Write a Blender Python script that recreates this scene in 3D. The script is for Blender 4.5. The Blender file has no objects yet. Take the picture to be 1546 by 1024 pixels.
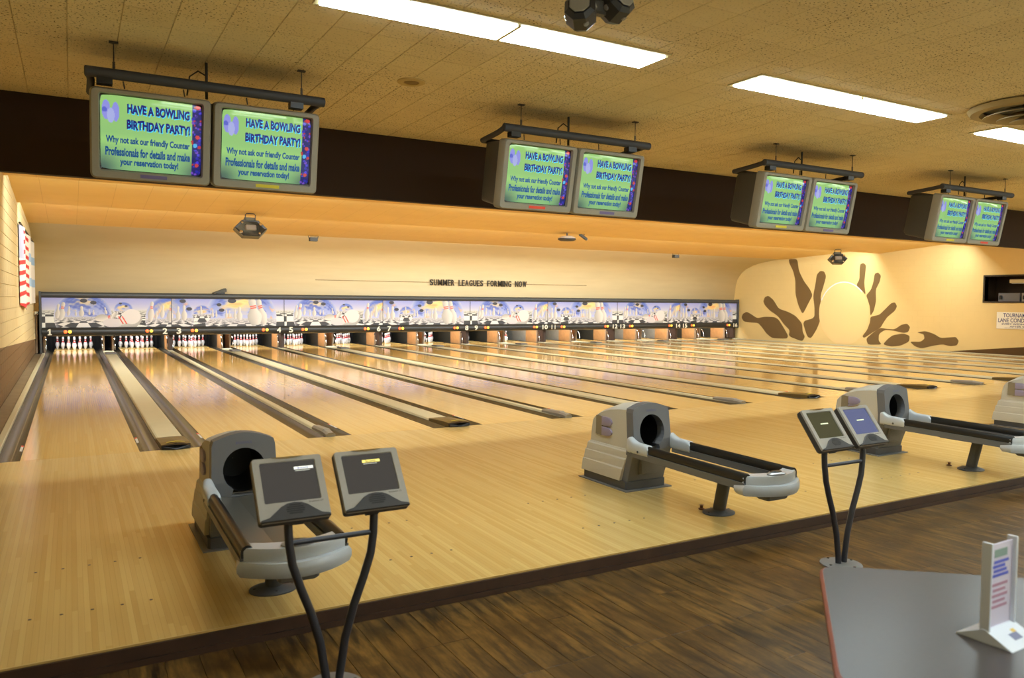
import bpy, bmesh, math, random
import numpy as np
from mathutils import Vector, Matrix
random.seed(7)
SC = bpy.context.scene
COL = SC.collection
PI = math.pi
W, H = 1546, 1024

# ------------------------------------------------------------------ camera, world, light, exposure
CAM = (0.4574, -8.8761, 1.5979)
YAW, PITCH, ROLL, FPX = 0.5165, -0.0486, 0.0087, 1172.19
def cam_axes():
    f = Vector((math.sin(YAW)*math.cos(PITCH), math.cos(YAW)*math.cos(PITCH), math.sin(PITCH)))
    r = Vector((math.cos(YAW), -math.sin(YAW), 0)); u = r.cross(f)
    c, s = math.cos(ROLL), math.sin(ROLL)
    return r*c+u*s, u*c-r*s, f
AR, AU, AF = cam_axes()
cd = bpy.data.cameras.new('camera'); co = bpy.data.objects.new('camera', cd); COL.objects.link(co)
cd.sensor_fit = 'HORIZONTAL'; cd.sensor_width = 36; cd.lens = FPX/W*36; cd.clip_start = .05; cd.clip_end = 200
M = Matrix((AR, AU, -AF)).transposed().to_4x4(); M.translation = Vector(CAM); co.matrix_world = M
cd.dof.use_dof = True; cd.dof.focus_distance = 9.0; cd.dof.aperture_fstop = 3.2
SC.camera = co
def px(u, v, ax, val):
    """pixel of the photograph -> point on the plane (axis = val)"""
    d = AR*((u-W/2)/FPX) + AU*(-(v-H/2)/FPX) + AF
    return Vector(CAM) + d*((val-CAM[ax])/d[ax])
wd = bpy.data.worlds.new('world'); SC.world = wd; wd.use_nodes = True
wd.node_tree.nodes['Background'].inputs[0].default_value = (.9, .8, .62, 1)
wd.node_tree.nodes['Background'].inputs[1].default_value = 0.02
SC.view_settings.view_transform = 'Standard'; SC.view_settings.look = 'None'
SC.view_settings.gamma = 1; SC.view_settings.exposure = 0.72; SC.view_settings.use_curve_mapping = False
try:
    SC.cycles.use_denoising = True
    SC.cycles.max_bounces = 8; SC.cycles.diffuse_bounces = 5; SC.cycles.glossy_bounces = 4
    SC.cycles.sample_clamp_indirect = 6.0
    SC.cycles.caustics_reflective = False; SC.cycles.caustics_refractive = False
except Exception: pass

PANEL_E = 17.0       # emission of the ceiling troffer diffusers
LANE_P = 36.0      # watts of each hidden lane tube
PIT_P = 17.0

# ------------------------------------------------------------------ helpers
def lin(c):
    return tuple(((x/255)/12.92 if x/255 <= .04045 else ((x/255+.055)/1.055)**2.4) for x in c)
def area(name, loc, sx, sy, power, rot, color=(.88, .98, 1.)):
    l = bpy.data.lights.new(name, 'AREA'); l.shape = 'RECTANGLE'; l.size = sx; l.size_y = sy
    l.energy = power; l.color = color
    o = bpy.data.objects.new(name, l); COL.objects.link(o); o.location = loc; o.rotation_euler = rot
    return o
MATS = {}
def mat(name, rgb=(128, 128, 128), rough=.5, metal=0., spec=.5, emit=None, es=0., coat=0., vcol=False, noise=None, bump=None):
    if name in MATS: return MATS[name]
    m = bpy.data.materials.new(name); m.use_nodes = True; nt = m.node_tree
    b = nt.nodes['Principled BSDF']; c = lin(rgb)
    b.inputs['Base Color'].default_value = (*c, 1); b.inputs['Roughness'].default_value = rough
    b.inputs['Metallic'].default_value = metal; b.inputs['Specular IOR Level'].default_value = spec
    b.inputs['Coat Weight'].default_value = coat; b.inputs['Coat Roughness'].default_value = .05
    if emit: b.inputs['Emission Color'].default_value = (*lin(emit), 1); b.inputs['Emission Strength'].default_value = es
    if vcol:
        a = nt.nodes.new('ShaderNodeVertexColor'); a.layer_name = 'Col'
        nt.links.new(a.outputs[0], b.inputs['Base Color'])
        if vcol == 'emit':
            nt.links.new(a.outputs[0], b.inputs['Emission Color']); b.inputs['Emission Strength'].default_value = es
    if noise:
        sc, amt = noise
        g = nt.nodes.new('ShaderNodeTexCoord'); n = nt.nodes.new('ShaderNodeTexNoise'); n.inputs['Scale'].default_value = sc
        n.inputs['Detail'].default_value = 5
        nt.links.new(g.outputs['Object'], n.inputs['Vector'])
        x = nt.nodes.new('ShaderNodeMix'); x.data_type = 'RGBA'; x.blend_type = 'MIX'
        x.inputs[6].default_value = (*[v*(1-amt) for v in c], 1); x.inputs[7].default_value = (*[min(1, v*(1+amt)) for v in c], 1)
        nt.links.new(n.outputs[0], x.inputs[0]); nt.links.new(x.outputs[2], b.inputs['Base Color'])
    if bump:
        sc, st = bump
        g = nt.nodes.new('ShaderNodeTexCoord'); n = nt.nodes.new('ShaderNodeTexNoise'); n.inputs['Scale'].default_value = sc
        nt.links.new(g.outputs['Object'], n.inputs['Vector'])
        u = nt.nodes.new('ShaderNodeBump'); u.inputs['Strength'].default_value = st; u.inputs['Distance'].default_value = .01
        nt.links.new(n.outputs[0], u.inputs['Height']); nt.links.new(u.outputs[0], b.inputs['Normal'])
    MATS[name] = m; return m

class N:
    """tiny node helper"""
    def __init__(s, name, rough=.5, spec=.5):
        s.m = bpy.data.materials.new(name); s.m.use_nodes = True; s.t = s.m.node_tree; s.b = s.t.nodes['Principled BSDF']
        s.b.inputs['Roughness'].default_value = rough; s.b.inputs['Specular IOR Level'].default_value = spec; MATS[name] = s.m
        s.pos = s.n('ShaderNodeNewGeometry').outputs['Position']
        sp = s.n('ShaderNodeSeparateXYZ'); s.l(s.pos, sp.inputs[0]); s.x, s.y, s.z = sp.outputs
    def n(s, k, **kw):
        x = s.t.nodes.new(k)
        for a, v in kw.items(): setattr(x, a, v)
        return x
    def l(s, a, b): s.t.links.new(a, b)
    def put(s, a, i):
        if hasattr(a, 'links'): s.l(a, i)
        else: i.default_value = a
    def math(s, op, a, b=0., c=0.):
        x = s.n('ShaderNodeMath', operation=op)
        for i, v in enumerate((a, b, c)): s.put(v, x.inputs[i])
        return x.outputs[0]
    def vec(s, a, b, c):
        x = s.n('ShaderNodeCombineXYZ')
        for i, v in enumerate((a, b, c)): s.put(v, x.inputs[i])
        return x.outputs[0]
    def noise(s, v, scale, detail=3, rough=.5):
        x = s.n('ShaderNodeTexNoise'); s.l(v, x.inputs['Vector']); x.inputs['Scale'].default_value = scale
        x.inputs['Detail'].default_value = detail; x.inputs['Roughness'].default_value = rough; return x.outputs[0]
    def white(s, v):
        x = s.n('ShaderNodeTexWhiteNoise', noise_dimensions='3D'); s.l(v, x.inputs['Vector']); return x.outputs[0]
    def mix(s, f, a, b, mode='MIX'):
        x = s.n('ShaderNodeMix', data_type='RGBA', blend_type=mode)
        s.put(f, x.inputs[0])
        for i, v in ((6, a), (7, b)):
            if isinstance(v, tuple): x.inputs[i].default_value = (*lin(v), 1)
            else: s.l(v, x.inputs[i])
        return x.outputs[2]
    def ramp(s, f, a, b):
        x = s.n('ShaderNodeMapRange'); s.put(f, x.inputs[0]); x.inputs[1].default_value = a; x.inputs[2].default_value = b
        return x.outputs[0]
    def color(s, c): s.l(c, s.b.inputs['Base Color'])
    def bump(s, h, st=.3, d=.01):
        x = s.n('ShaderNodeBump'); x.inputs['Strength'].default_value = st; x.inputs['Distance'].default_value = d
        s.l(h, x.inputs['Height']); s.l(x.outputs[0], s.b.inputs['Normal'])

class MB:
    def __init__(s): s.v = []; s.f = []; s.mi = []
    def add(s, vs, fs, mi=0):
        o = len(s.v); s.v += [tuple(map(float, p)) for p in vs]; s.f += [tuple(i+o for i in f) for f in fs]; s.mi += [mi]*len(fs); return s
    def box(s, x0, x1, y0, y1, z0, z1, mi=0, c=0.):
        if c:
            prof = [(x0+c, y0), (x1-c, y0), (x1, y0+c), (x1, y1-c), (x1-c, y1), (x0+c, y1), (x0, y1-c), (x0, y0+c)]
            cx, cy = (x0+x1)/2, (y0+y1)/2
            ins = [(cx+(x-cx)*(1-2*c/max(x1-x0, 1e-6)), cy+(y-cy)*(1-2*c/max(y1-y0, 1e-6))) for x, y in prof]
            return s.rings([[(x, y, z0) for x, y in ins], [(x, y, z0+c) for x, y in prof], [(x, y, z1-c) for x, y in prof], [(x, y, z1) for x, y in ins]], mi=mi)
        return s.add([(x0, y0, z0), (x1, y0, z0), (x1, y1, z0), (x0, y1, z0), (x0, y0, z1), (x1, y0, z1), (x1, y1, z1), (x0, y1, z1)],
                     [(0, 3, 2, 1), (4, 5, 6, 7), (0, 1, 5, 4), (1, 2, 6, 5), (2, 3, 7, 6), (3, 0, 4, 7)], mi)
    def rings(s, R, mi=0, cap=True, closed=True):
        n = len(R[0]); vs = [p for r in R for p in r]; fs = []
        for k in range(len(R)-1):
            for i in range(n if closed else n-1):
                j = (i+1) % n; fs.append((k*n+i, k*n+j, (k+1)*n+j, (k+1)*n+i))
        if cap and closed: fs += [tuple(range(n-1, -1, -1)), tuple((len(R)-1)*n+i for i in range(n))]
        return s.add(vs, fs, mi)
    def prism(s, poly, ax, a, b, mi=0):
        """polygon in the two other axes, extruded along ax from a to b"""
        def P(p, t): return {0: (t, p[0], p[1]), 1: (p[0], t, p[1]), 2: (p[0], p[1], t)}[ax]
        return s.rings([[P(p, a) for p in poly], [P(p, b) for p in poly]], mi)
    def lathe(s, prof, n=16, cx=0, cy=0, z=0, sx=1, sy=1, mi=0, mis=None, cap=True):
        R = [[(cx+r*sx*math.cos(2*PI*i/n), cy+r*sy*math.sin(2*PI*i/n), z+h) for i in range(n)] for r, h in prof]
        o = len(s.mi); s.rings(R, mi, cap)
        if mis:
            for k, m in enumerate(mis):
                for i in range(n): s.mi[o+k*n+i] = m
        return s
    def tube(s, pts, r, n=10, mi=0):
        pts = [Vector(p) for p in pts]; R = []
        t0 = (pts[1]-pts[0]).normalized(); up = Vector((0, 0, 1)) if abs(t0.z) < .9 else Vector((0, 1, 0))
        a = t0.cross(up).normalized()
        for i, p in enumerate(pts):
            t = (pts[min(i+1, len(pts)-1)]-pts[max(i-1, 0)]).normalized()
            a = (a-t*a.dot(t)).normalized(); b = t.cross(a)
            rr = r[i] if isinstance(r, (list, tuple)) else r
            R.append([tuple(p+a*(rr*math.cos(2*PI*k/n))+b*(rr*math.sin(2*PI*k/n))) for k in range(n)])
        return s.rings(R, mi)
    def xf(s, M):
        s.v = [tuple(M @ Vector(p)) for p in s.v]; return s
    def mesh(s, name, mats, smooth=False):
        me = bpy.data.meshes.new(name); me.from_pydata(s.v, [], s.f)
        for m in (mats if isinstance(mats, (list, tuple)) else [mats]): me.materials.append(m)
        if any(s.mi): me.polygons.foreach_set('material_index', s.mi)
        bm = bmesh.new(); bm.from_mesh(me); bmesh.ops.recalc_face_normals(bm, faces=bm.faces); bm.to_mesh(me); bm.free()
        if smooth:
            me.polygons.foreach_set('use_smooth', [True]*len(me.polygons))
            try: me.set_sharp_from_angle(angle=math.radians(smooth if smooth is not True else 40))
            except Exception: pass
        me.update(); return me
    def build(s, name, mats, parent=None, loc=None, rot=None, smooth=False):
        return link(name, s.mesh(name, mats, smooth), parent, loc, rot)
def link(name, me, parent=None, loc=None, rot=None):
    o = bpy.data.objects.new(name, me); COL.objects.link(o)
    if parent: o.parent = parent
    if loc is not None: o.location = loc
    if rot is not None: o.rotation_euler = rot
    return o
def empty(name, loc=(0, 0, 0), rot=(0, 0, 0)):
    return link(name, None, None, loc, rot)
def tag(o, label, cat, group=None):
    o['label'] = label; o['category'] = cat
    if group: o['group'] = group
    return o
def struct(o, label=None):
    o['kind'] = 'structure'
    o['category'] = o.name.split('_')[0].split('.')[0]
    if label: o['label'] = label
    return o
def kids(o): return [c for c in ALLKIDS.get(o, [])]
def copy_tree(o, parent=None):
    c = o.copy(); COL.objects.link(c)
    if parent is not None: c.parent = parent
    for ch in o.children: copy_tree(ch, c)
    return c
def text_mesh(s, size, font_offset=0., align='CENTER', ext=0.):
    cu = bpy.data.curves.new('t', 'FONT'); cu.body = s; cu.size = size; cu.align_x = align; cu.align_y = 'CENTER'
    cu.offset = font_offset; cu.extrude = ext; cu.resolution_u = 3
    o = bpy.data.objects.new('t', cu); COL.objects.link(o)
    dg = bpy.context.evaluated_depsgraph_get(); dg.update()
    me = bpy.data.meshes.new_from_object(o.evaluated_get(dg))
    bpy.data.objects.remove(o); bpy.data.curves.remove(cu)
    return me
def me_np(me):
    a = np.empty(len(me.vertices)*3); me.vertices.foreach_get('co', a); return a.reshape(-1, 3)
def set_np(me, a): me.vertices.foreach_set('co', np.ascontiguousarray(a, dtype=np.float32).ravel()); me.update()
def fit_text(s, w, h, offset=0.):
    """text mesh scaled to the box w x h, centred at the origin of its own XY plane"""
    me = text_mesh(s, 1., offset); a = me_np(me)
    lo, hi = a.min(0), a.max(0); c = (lo+hi)/2; a = a-c
    a[:, 0] *= w/(hi[0]-lo[0]); a[:, 1] *= h/(hi[1]-lo[1]); set_np(me, a); return me
def raster_mesh(name, img, w, h, place):
    """flat print: grid of coloured points, img[row from top, col] in sRGB 0..255; place(s,t) arrays -> xyz"""
    ny, nx = img.shape[:2]
    s, t = np.meshgrid(np.linspace(0, 1, nx), np.linspace(1, 0, ny))
    v = place((s.ravel()-.5)*w, (t.ravel()-.5)*h)
    i = np.arange(nx*ny).reshape(ny, nx)
    f = np.stack([i[1:, :-1], i[1:, 1:], i[:-1, 1:], i[:-1, :-1]], -1).reshape(-1, 4)
    me = bpy.data.meshes.new(name); me.from_pydata(v.tolist(), [], f.tolist())
    c = img.reshape(-1, 3)/255.; c = np.where(c <= .04045, c/12.92, ((c+.055)/1.055)**2.4)
    at = me.color_attributes.new('Col', 'FLOAT_COLOR', 'POINT')
    at.data.foreach_set('color', np.concatenate([c, np.ones((len(c), 1))], 1).astype(np.float32).ravel())
    me.update(); return me

# ------------------------------------------------------------------ materials
def boards(name, c1, c2, bw, rough, dark=None, spec=.5, amt=1.):
    k = N(name, rough, spec)
    bx = k.math('FLOOR', k.math('DIVIDE', k.x, bw))
    yy = k.math('FLOOR', k.math('ADD', k.math('DIVIDE', k.y, 1.6), k.math('MULTIPLY', k.white(k.vec(bx, 3., 1.)), 7.)))
    r = k.white(k.vec(bx, yy, 0.))
    g = k.noise(k.vec(k.math('MULTIPLY', k.x, 90.), k.math('MULTIPLY', k.y, 1.6), 0.), 1., 4)
    f = k.math('ADD', k.math('MULTIPLY', r, .75*amt), k.math('MULTIPLY', g, .45*amt))
    c = k.mix(f, c1, c2)
    big = k.noise(k.pos, .35, 2)
    c = k.mix(k.math('MULTIPLY', big, .35), c, dark or c2)
    fr = k.math('FRACT', k.math('DIVIDE', k.x, bw))
    seam = k.math('LESS_THAN', fr, .05)
    c = k.mix(k.math('MULTIPLY', seam, .28), c, (90, 60, 20))
    k.color(c); return k
kb = boards('approach_boards', (222, 190, 124), (200, 164, 96), .0272, .2, (206, 168, 100))
m_app = kb.m
kl = boards('lane_boards', (228, 190, 114), (208, 162, 84), .0272, .1, (204, 152, 70), amt=.8)
m_lane = kl.m
# plank floor
kp = N('plank_wood', .33, .4)
oi = kp.n('ShaderNodeObjectInfo').outputs['Random']
pv = kp.vec(kp.math('ADD', kp.math('MULTIPLY', kp.x, 26.), kp.math('MULTIPLY', oi, 60.)), kp.math('MULTIPLY', kp.y, 3.2), oi)
g1 = kp.noise(pv, 1., 5, .65)
g2 = kp.noise(kp.pos, 3.4, 6, .7)
cc = kp.mix(kp.ramp(g1, .36, .64), (40, 27, 11), (128, 94, 44))
cc = kp.mix(kp.math('MULTIPLY', kp.ramp(g2, .44, .62), .7), cc, (36, 25, 11))
cc = kp.mix(kp.math('MULTIPLY', oi, .4), cc, (80, 56, 24))
kp.color(cc); kp.bump(g1, .15, .004)
m_plank = kp.m
# ceiling tile
kt = N('ceiling_tile', .9, .2)
vo = kt.noise(kt.vec(kt.math('MULTIPLY', kt.x, 1.), kt.math('MULTIPLY', kt.y, 1.), 0.), 62., 2, .5)
hole = kt.ramp(vo, .60, .67)
wear = kt.noise(kt.pos, .9, 3)
hole = kt.math('MULTIPLY', hole, kt.math('ADD', .3, kt.ramp(wear, .35, .6)))
ct = kt.mix(kt.noise(kt.pos, 2.2, 3), (238, 222, 184), (222, 202, 160))
oi2 = kt.n('ShaderNodeObjectInfo').outputs['Random']
ct = kt.mix(kt.math('MULTIPLY', oi2, .14), ct, (196, 172, 124))
ct = kt.mix(kt.math('MULTIPLY', hole, .9), ct, (74, 50, 22))
kt.color(ct)
m_tile = kt.m
# painted block walls
def blockwall(name, axis, paint, low, z_at, slope, z0y, grooves):
    k = N(name, .6, .35)
    a = k.y if axis == 0 else k.x
    c = k.mix(k.noise(k.pos, 1.3, 4), paint, tuple(int(v*.95) for v in paint))
    lim = k.math('ADD', z_at, k.math('MULTIPLY', k.math('SUBTRACT', a, z0y), slope))
    c = k.mix(k.math('LESS_THAN', k.z, lim), c, low)
    if grooves:
        row = k.math('DIVIDE', k.z, .2)
        off = k.math('MULTIPLY', k.math('MODULO', k.math('FLOOR', row), 2.), .5)
        col = k.math('ADD', k.math('DIVIDE', a, .4), off)
        gz = k.math('LESS_THAN', k.math('FRACT', row), .05); gy = k.math('LESS_THAN', k.math('FRACT', col), .025)
        g = k.math('MAXIMUM', gz, gy)
        k.bump(k.math('SUBTRACT', 1., g), .5, .006)
    k.color(c); return k.m
m_wall_l = blockwall('left_wall_paint', 0, (222, 204, 154), (122, 96, 64), .90, -.036, 3.2, False)
m_wall_r = blockwall('right_wall_paint', 0, (230, 204, 140), (92, 66, 30), .33, -.115, 4.1, True)
kc = N('cove_paint', .55, .4)
c = kc.mix(kc.noise(kc.vec(kc.math('MULTIPLY', kc.x, .35), kc.math('MULTIPLY', kc.z, 3.), 0.), 2., 3), (232, 214, 172), (218, 198, 154))
fr = kc.math('LESS_THAN', kc.math('FRACT', kc.math('DIVIDE', kc.z, .2)), .06)
kc.color(c); kc.bump(kc.math('SUBTRACT', 1., fr), .25, .004)
m_cove = kc.m
ky = N('yellow_ceiling_paint', .6, .3)
c = ky.mix(ky.noise(ky.vec(ky.math('MULTIPLY', ky.x, .5), ky.math('MULTIPLY', ky.y, 2.), 0.), 1.2, 3), (230, 196, 124), (220, 184, 108))
fr = ky.math('LESS_THAN', ky.math('FRACT', ky.math('DIVIDE', ky.x, .61)), .012)
c = ky.mix(ky.math('MULTIPLY', fr, .35), c, (150, 100, 40)); ky.color(c)
m_yel = ky.m
m_fascia = mat('dark_brown_paint', (50, 33, 18), .7, spec=.3, noise=(3, .1))
m_riser = mat('riser_wood', (62, 40, 26), .5, noise=(9, .5))
m_white = mat('cream_plain', (226, 208, 160), .7)
m_gut = mat('gutter_grey', (80, 74, 58), .22, spec=.6, noise=(6, .35))
m_cap = mat('capping_cream', (202, 194, 158), .35, noise=(5, .06))
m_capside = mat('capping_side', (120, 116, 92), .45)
m_hoodb = mat('capping_hood_brown', (104, 84, 44), .4)
m_black = mat('black_plastic', (24, 23, 22), .4)
m_dkg = mat('dark_grey_plastic', (74, 74, 76), .45, noise=(60, .06))
m_mdg = mat('mid_grey_plastic', (112, 110, 108), .45, noise=(60, .05))
m_ltg = mat('light_grey_shell', (196, 190, 176), .5, noise=(80, .05))
m_ltp = mat('pale_grey_plastic', (186, 190, 194), .3, noise=(80, .04), coat=.3)
m_rail = mat('black_rail', (26, 25, 24), .32)
m_alu = mat('brushed_aluminium', (150, 146, 136), .35, .8)
m_chrome = mat('chrome', (215, 215, 215), .12, 1.)
m_mon = mat('monitor_bezel', (142, 134, 116), .5, noise=(50, .05))
m_monb = mat('monitor_housing', (70, 68, 64), .55, noise=(50, .06))
m_bar = mat('hanger_foam', (56, 56, 60), .6)
m_wire = mat('hanger_wire', (44, 38, 30), .5)
m_pin = mat('pin_white', (240, 240, 242), .25, coat=.4)
m_red = mat('pin_red', (212, 44, 40), .35)
m_pitblack = mat('pit_black', (14, 13, 12), .8)
m_tan = mat('kickback_tan', (186, 138, 86), .5, noise=(8, .25))
m_plate = mat('kickback_grey', (150, 150, 140), .4, noise=(7, .15))
m_kdark = mat('kickback_dark', (58, 56, 46), .5, noise=(7, .2))
m_post = mat('post_brown', (62, 44, 34), .5)
m_frame = mat('troffer_frame', (205, 190, 140), .5)
m_diff = mat('troffer_diffuser', (250, 250, 245), .4, emit=(230, 249, 255), es=PANEL_E)
m_rearr = mat('rear_wall_paint', (226, 212, 178), .7)
m_navy = mat('text_navy', (16, 20, 92), .4, emit=(22, 24, 110), es=.55)
m_teal = mat('text_teal', (8, 60, 110), .4, emit=(8, 62, 118), es=.6)
m_cyan = mat('text_glow', (40, 150, 200), .4, emit=(60, 170, 200), es=.8)

ORD = ['first', 'second', 'third', 'fourth', 'fifth', 'sixth', 'seventh', 'eighth', 'ninth', 'tenth', 'eleventh', 'twelfth', 'thirteenth', 'fourteenth', 'fifteenth', 'sixteenth']
NUM = ['one', 'two', 'three', 'four', 'five', 'six', 'seven', 'eight', 'nine', 'ten', 'eleven', 'twelve', 'thirteen', 'fourteen', 'fifteen', 'sixteen']
# ------------------------------------------------------------------ layout numbers
LW, WIDE, NARROW = 1.0541, .698, .521
PITCHX = 2*LW+WIDE+NARROW
def lane_x(i): return (i//2)*PITCHX+(i % 2)*(LW+WIDE)
XL, XR = -.45, 26.6
YE = -4.97         # edge of the approach
ZF = -.095         # plank floor
ZC = 3.4           # ceiling over the approach
YR = -15.          # rear wall
YM = 16.4          # masking units
GUT = .2
LANE_END = 19.2

# ------------------------------------------------------------------ the setting
fl = MB().box(XL, XR, YR, YE, ZF-.12, ZF-.012).build('floor', m_plank); struct(fl, 'dark brown wood plank floor in front of the approach')
pw, pl = .152, .92
plank_me = [MB().box(0, pw-.0016, 0, L-.0016, -.012, 0, c=.0012).mesh('plank', m_plank) for L in (pl, .46)]
n = 0
for i in range(57):
    x = .2+i*pw; y = YE-.02; first = True; sh = random.choice((0, 1))
    while y > -8.5:
        k = 1 if (first and sh) else 0; first = False
        L = (pl, .46)[k]
        # keep only boards the photograph can show
        d = Vector((x+pw/2, y-L/2, ZF))-Vector(CAM)
        z = d.dot(AF); u = W/2+FPX*d.dot(AR)/max(z, .05); v = H/2-FPX*d.dot(AU)/max(z, .05)
        if z > .4 and -250 < u < 1750 and v < 1300 and n < 298:
            link('plank', plank_me[k], fl, (x, y-L, ZF)); n += 1
        else:
            link('plank', plank_me[k], fl, (x, y-L, ZF)) if n < 298 and 0 < x < 4 and y > -7.5 else None
        y -= L
# far planks joined
mb = MB()
for i in range(116):
    x = .2+57*pw+i*pw
    if x > XR-.1: break
    y = YE-.02-(.46 if i % 2 else 0)
    if i % 2: mb.box(x, x+pw-.0016, YE-.02-.46, YE-.02, ZF-.012, ZF)
    while y > -8.5: mb.box(x, x+pw-.0016, y-pl+.0016, y, ZF-.012, ZF); y -= pl
o = mb.build('plank_field', m_plank, fl); o['kind'] = 'stuff'
mb = MB().box(XL, .2, -8.6, YE-.02, ZF-.012, ZF)
mb.build('floor_margin', m_plank, fl)
MB().box(XL, XR, YR, -8.6, ZF-.012, ZF).build('concourse_tile', mat('concourse_tile', (206, 192, 160), .5, noise=(3, .08)), fl)  # unseen pale floor behind the camera, added to bounce light up to the ceiling

ap = MB().box(XL, XR, YE, -.004, -.09, 0).build('floor_approach', m_app); struct(ap, 'pale maple board approach in front of the bowling lanes')
MB().box(XL, XR, -.004, .0, -.05, -.0015).build('foul_line', m_black, ap)
ri = MB().box(XL, XR, YE-.022, YE-.001, ZF, -.006).box(XL, XR, YE-.034, YE-.022, ZF, ZF+.03).build('trim_1', m_riser); struct(ri, 'dark wooden riser along the front of the approach')
mb = MB().box(XL, XR, YE-.01, YE, -.005, .004); mb.build('nosing', mat('nosing_pale', (198, 164, 96), .4), ri)
# approach dots
dot = MB().lathe([(.0085, 0), (.0085, .0012)], 10).mesh('approach_dot', mat('dot_brown', (60, 36, 16), .5))
for i in range(5):
    xc = lane_x(i)+LW/2
    for yy in (-3.66, -4.42):
        for k in range(-2, 3): link('approach_dot', dot, ap, (xc+k*.137, yy, 0))

# left wall: painted blocks
wl = MB().box(XL-.2, XL-.012, YR, 20., ZF, 4.3).build('wall_left', m_wall_l); struct(wl, 'cream painted block wall with brown lower band')
MB().box(XL-.012, XL, YR, 2.4, ZF, 4.2).build('wall_front_section', m_wall_l, wl)
blk = MB().box(-.012, 0, .004, .396, .004, .196, c=.003).mesh('block', m_wall_l)
hblk = MB().box(-.012, 0, .004, .196, .004, .196, c=.003).mesh('block', m_wall_l)
mb = MB(); n = 0
for j in range(42):
    for i in range(19):
        y = 2.4+j*.4+(.2 if i % 2 else 0); z = i*.2
        if i % 2 and j == 0: link('block', hblk, wl, (XL, 2.4, z)); n += 1
        if n < 295: link('block', blk, wl, (XL, y, z)); n += 1
        else: mb.box(XL-.012, XL, y+.004, y+.396, z+.004, z+.196)
o = mb.build('block_field', m_wall_l, wl); o['kind'] = 'stuff'

# right wall with the opening
NY1 = px(1487, 436, 0, XR).y; NY0, NZ0, NZ1 = NY1-3.3, px(1487, 455, 0, XR).z, px(1487, 418, 0, XR).z
mb = MB().box(XR, XR+.2, YR, NY0, ZF, 4.3).box(XR, XR+.2, NY1, 20, ZF, 4.3).box(XR, XR+.2, NY0, NY1, ZF, NZ0).box(XR, XR+.2, NY0, NY1, NZ1, 4.3)
wr = mb.build('wall_right', m_wall_r); struct(wr, 'yellow cream painted block wall carrying the bowling mural')
MB().box(XL-.2, XR+.2, YR-.2, YR, ZF-.1, 4.3).build('wall_rear', m_rearr); struct(bpy.data.objects['wall_rear'], 'plain tan wall at the back of the hall')

# back wall: cove above the masking units
prof = [(17.0, 1.2), (16.86, 1.6), (16.82, 1.95), (16.76, 2.35), (16.64, 2.7), (16.42, 2.95), (16.15, 3.13), (15.8, 3.26), (15.4, 3.36), (14.9, 3.43), (14.4, 3.49), (14.0, 3.54)]
R = [[(x, y, z) for y, z in prof] for x in (XL, XR)]
mb = MB().rings(R, cap=False, closed=False); back = [(y+.05, z+.06) for y, z in prof]
wb = mb.build('wall_back', m_cove, smooth=60); struct(wb, 'curved cream plank wall rising behind the masking units')
wb.modifiers.new('s', 'SOLIDIFY').thickness = .03
MB().box(XL-.2, XR+.2, 20, 20.2, -.2, 4.3).build('wall_pit', m_pitblack); struct(bpy.data.objects['wall_pit'], 'black wall behind the pinsetters')

# lane ceiling baffles
ce2 = MB().box(XL, XR, -.6, 14., 3.95, 4.05).build('ceiling_lanes', m_yel); struct(ce2, 'orange yellow stepped ceiling above the lanes')
for (ya, za, yb, zb) in ((1.2, 3.86, 5.94, 3.53), (5.94, 3.77, 9.57, 3.485), (9.57, 3.68, 13.97, 3.455)):
    MB().prism([(ya, za), (yb, zb), (yb, zb+.03), (ya, za+.03)], 0, XL, XR).box(XL, XR, yb-.02, yb, zb+.01, 3.95).build('ceiling_baffle', m_yel, ce2)

# fascia between the two ceilings
fa = MB().box(XL, XR, -.7, -.6, 2.70, ZC+.55).build('trim_2', m_fascia); struct(fa, 'dark brown fascia band hanging between approach and lane ceiling')

# tiled ceiling over the approach
TS = .3048
TROFF = [(1.79+k*3.44, 1.79+k*3.44+2.46) for k in range(7)]
TY0, TY1 = -4.43, -4.12
def hidden_by_troffer(x, y):
    return any(a-.02 < x and x+TS < b+.02+TS*.0 and TY0-.02 < y and y+TS < TY1+.02 for a, b in TROFF)
ce = MB().box(XL-.2, XR+.2, YR, -.6, ZC+.012, ZC+.2).build('ceiling', m_tile); struct(ce, 'tan acoustic tile ceiling with pin holes over the approach')
tile = MB().rings([[(.0015, .0015, .012), (TS-.0015, .0015, .012), (TS-.0015, TS-.0015, .012), (.0015, TS-.0015, .012)],
                   [(.0015, .0015, .003), (TS-.0015, .0015, .003), (TS-.0015, TS-.0015, .003), (.0015, TS-.0015, .003)],
                   [(.005, .005, 0), (TS-.005, .005, 0), (TS-.005, TS-.005, 0), (.005, TS-.005, 0)]]).mesh('ceiling_tile', m_tile)
cand = []
for i in range(int((XR-XL)/TS)):
    for j in range(24):
        x = XL+i*TS; y = -.7-(j+1)*TS
        cand.append((math.hypot(x-CAM[0]-1.5, y-CAM[1]-1.5), x, y))
vis = []
for dd, x, y in cand:
    d = Vector((x+TS/2, y+TS/2, ZC))-Vector(CAM); z = d.dot(AF)
    u = W/2+FPX*d.dot(AR)/max(z, .05); v = H/2-FPX*d.dot(AU)/max(z, .05)
    vis.append((0 if (z > .3 and -90 < u < 1640 and -90 < v) else 1, z, x, y))
vis.sort()
mb = MB()
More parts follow.
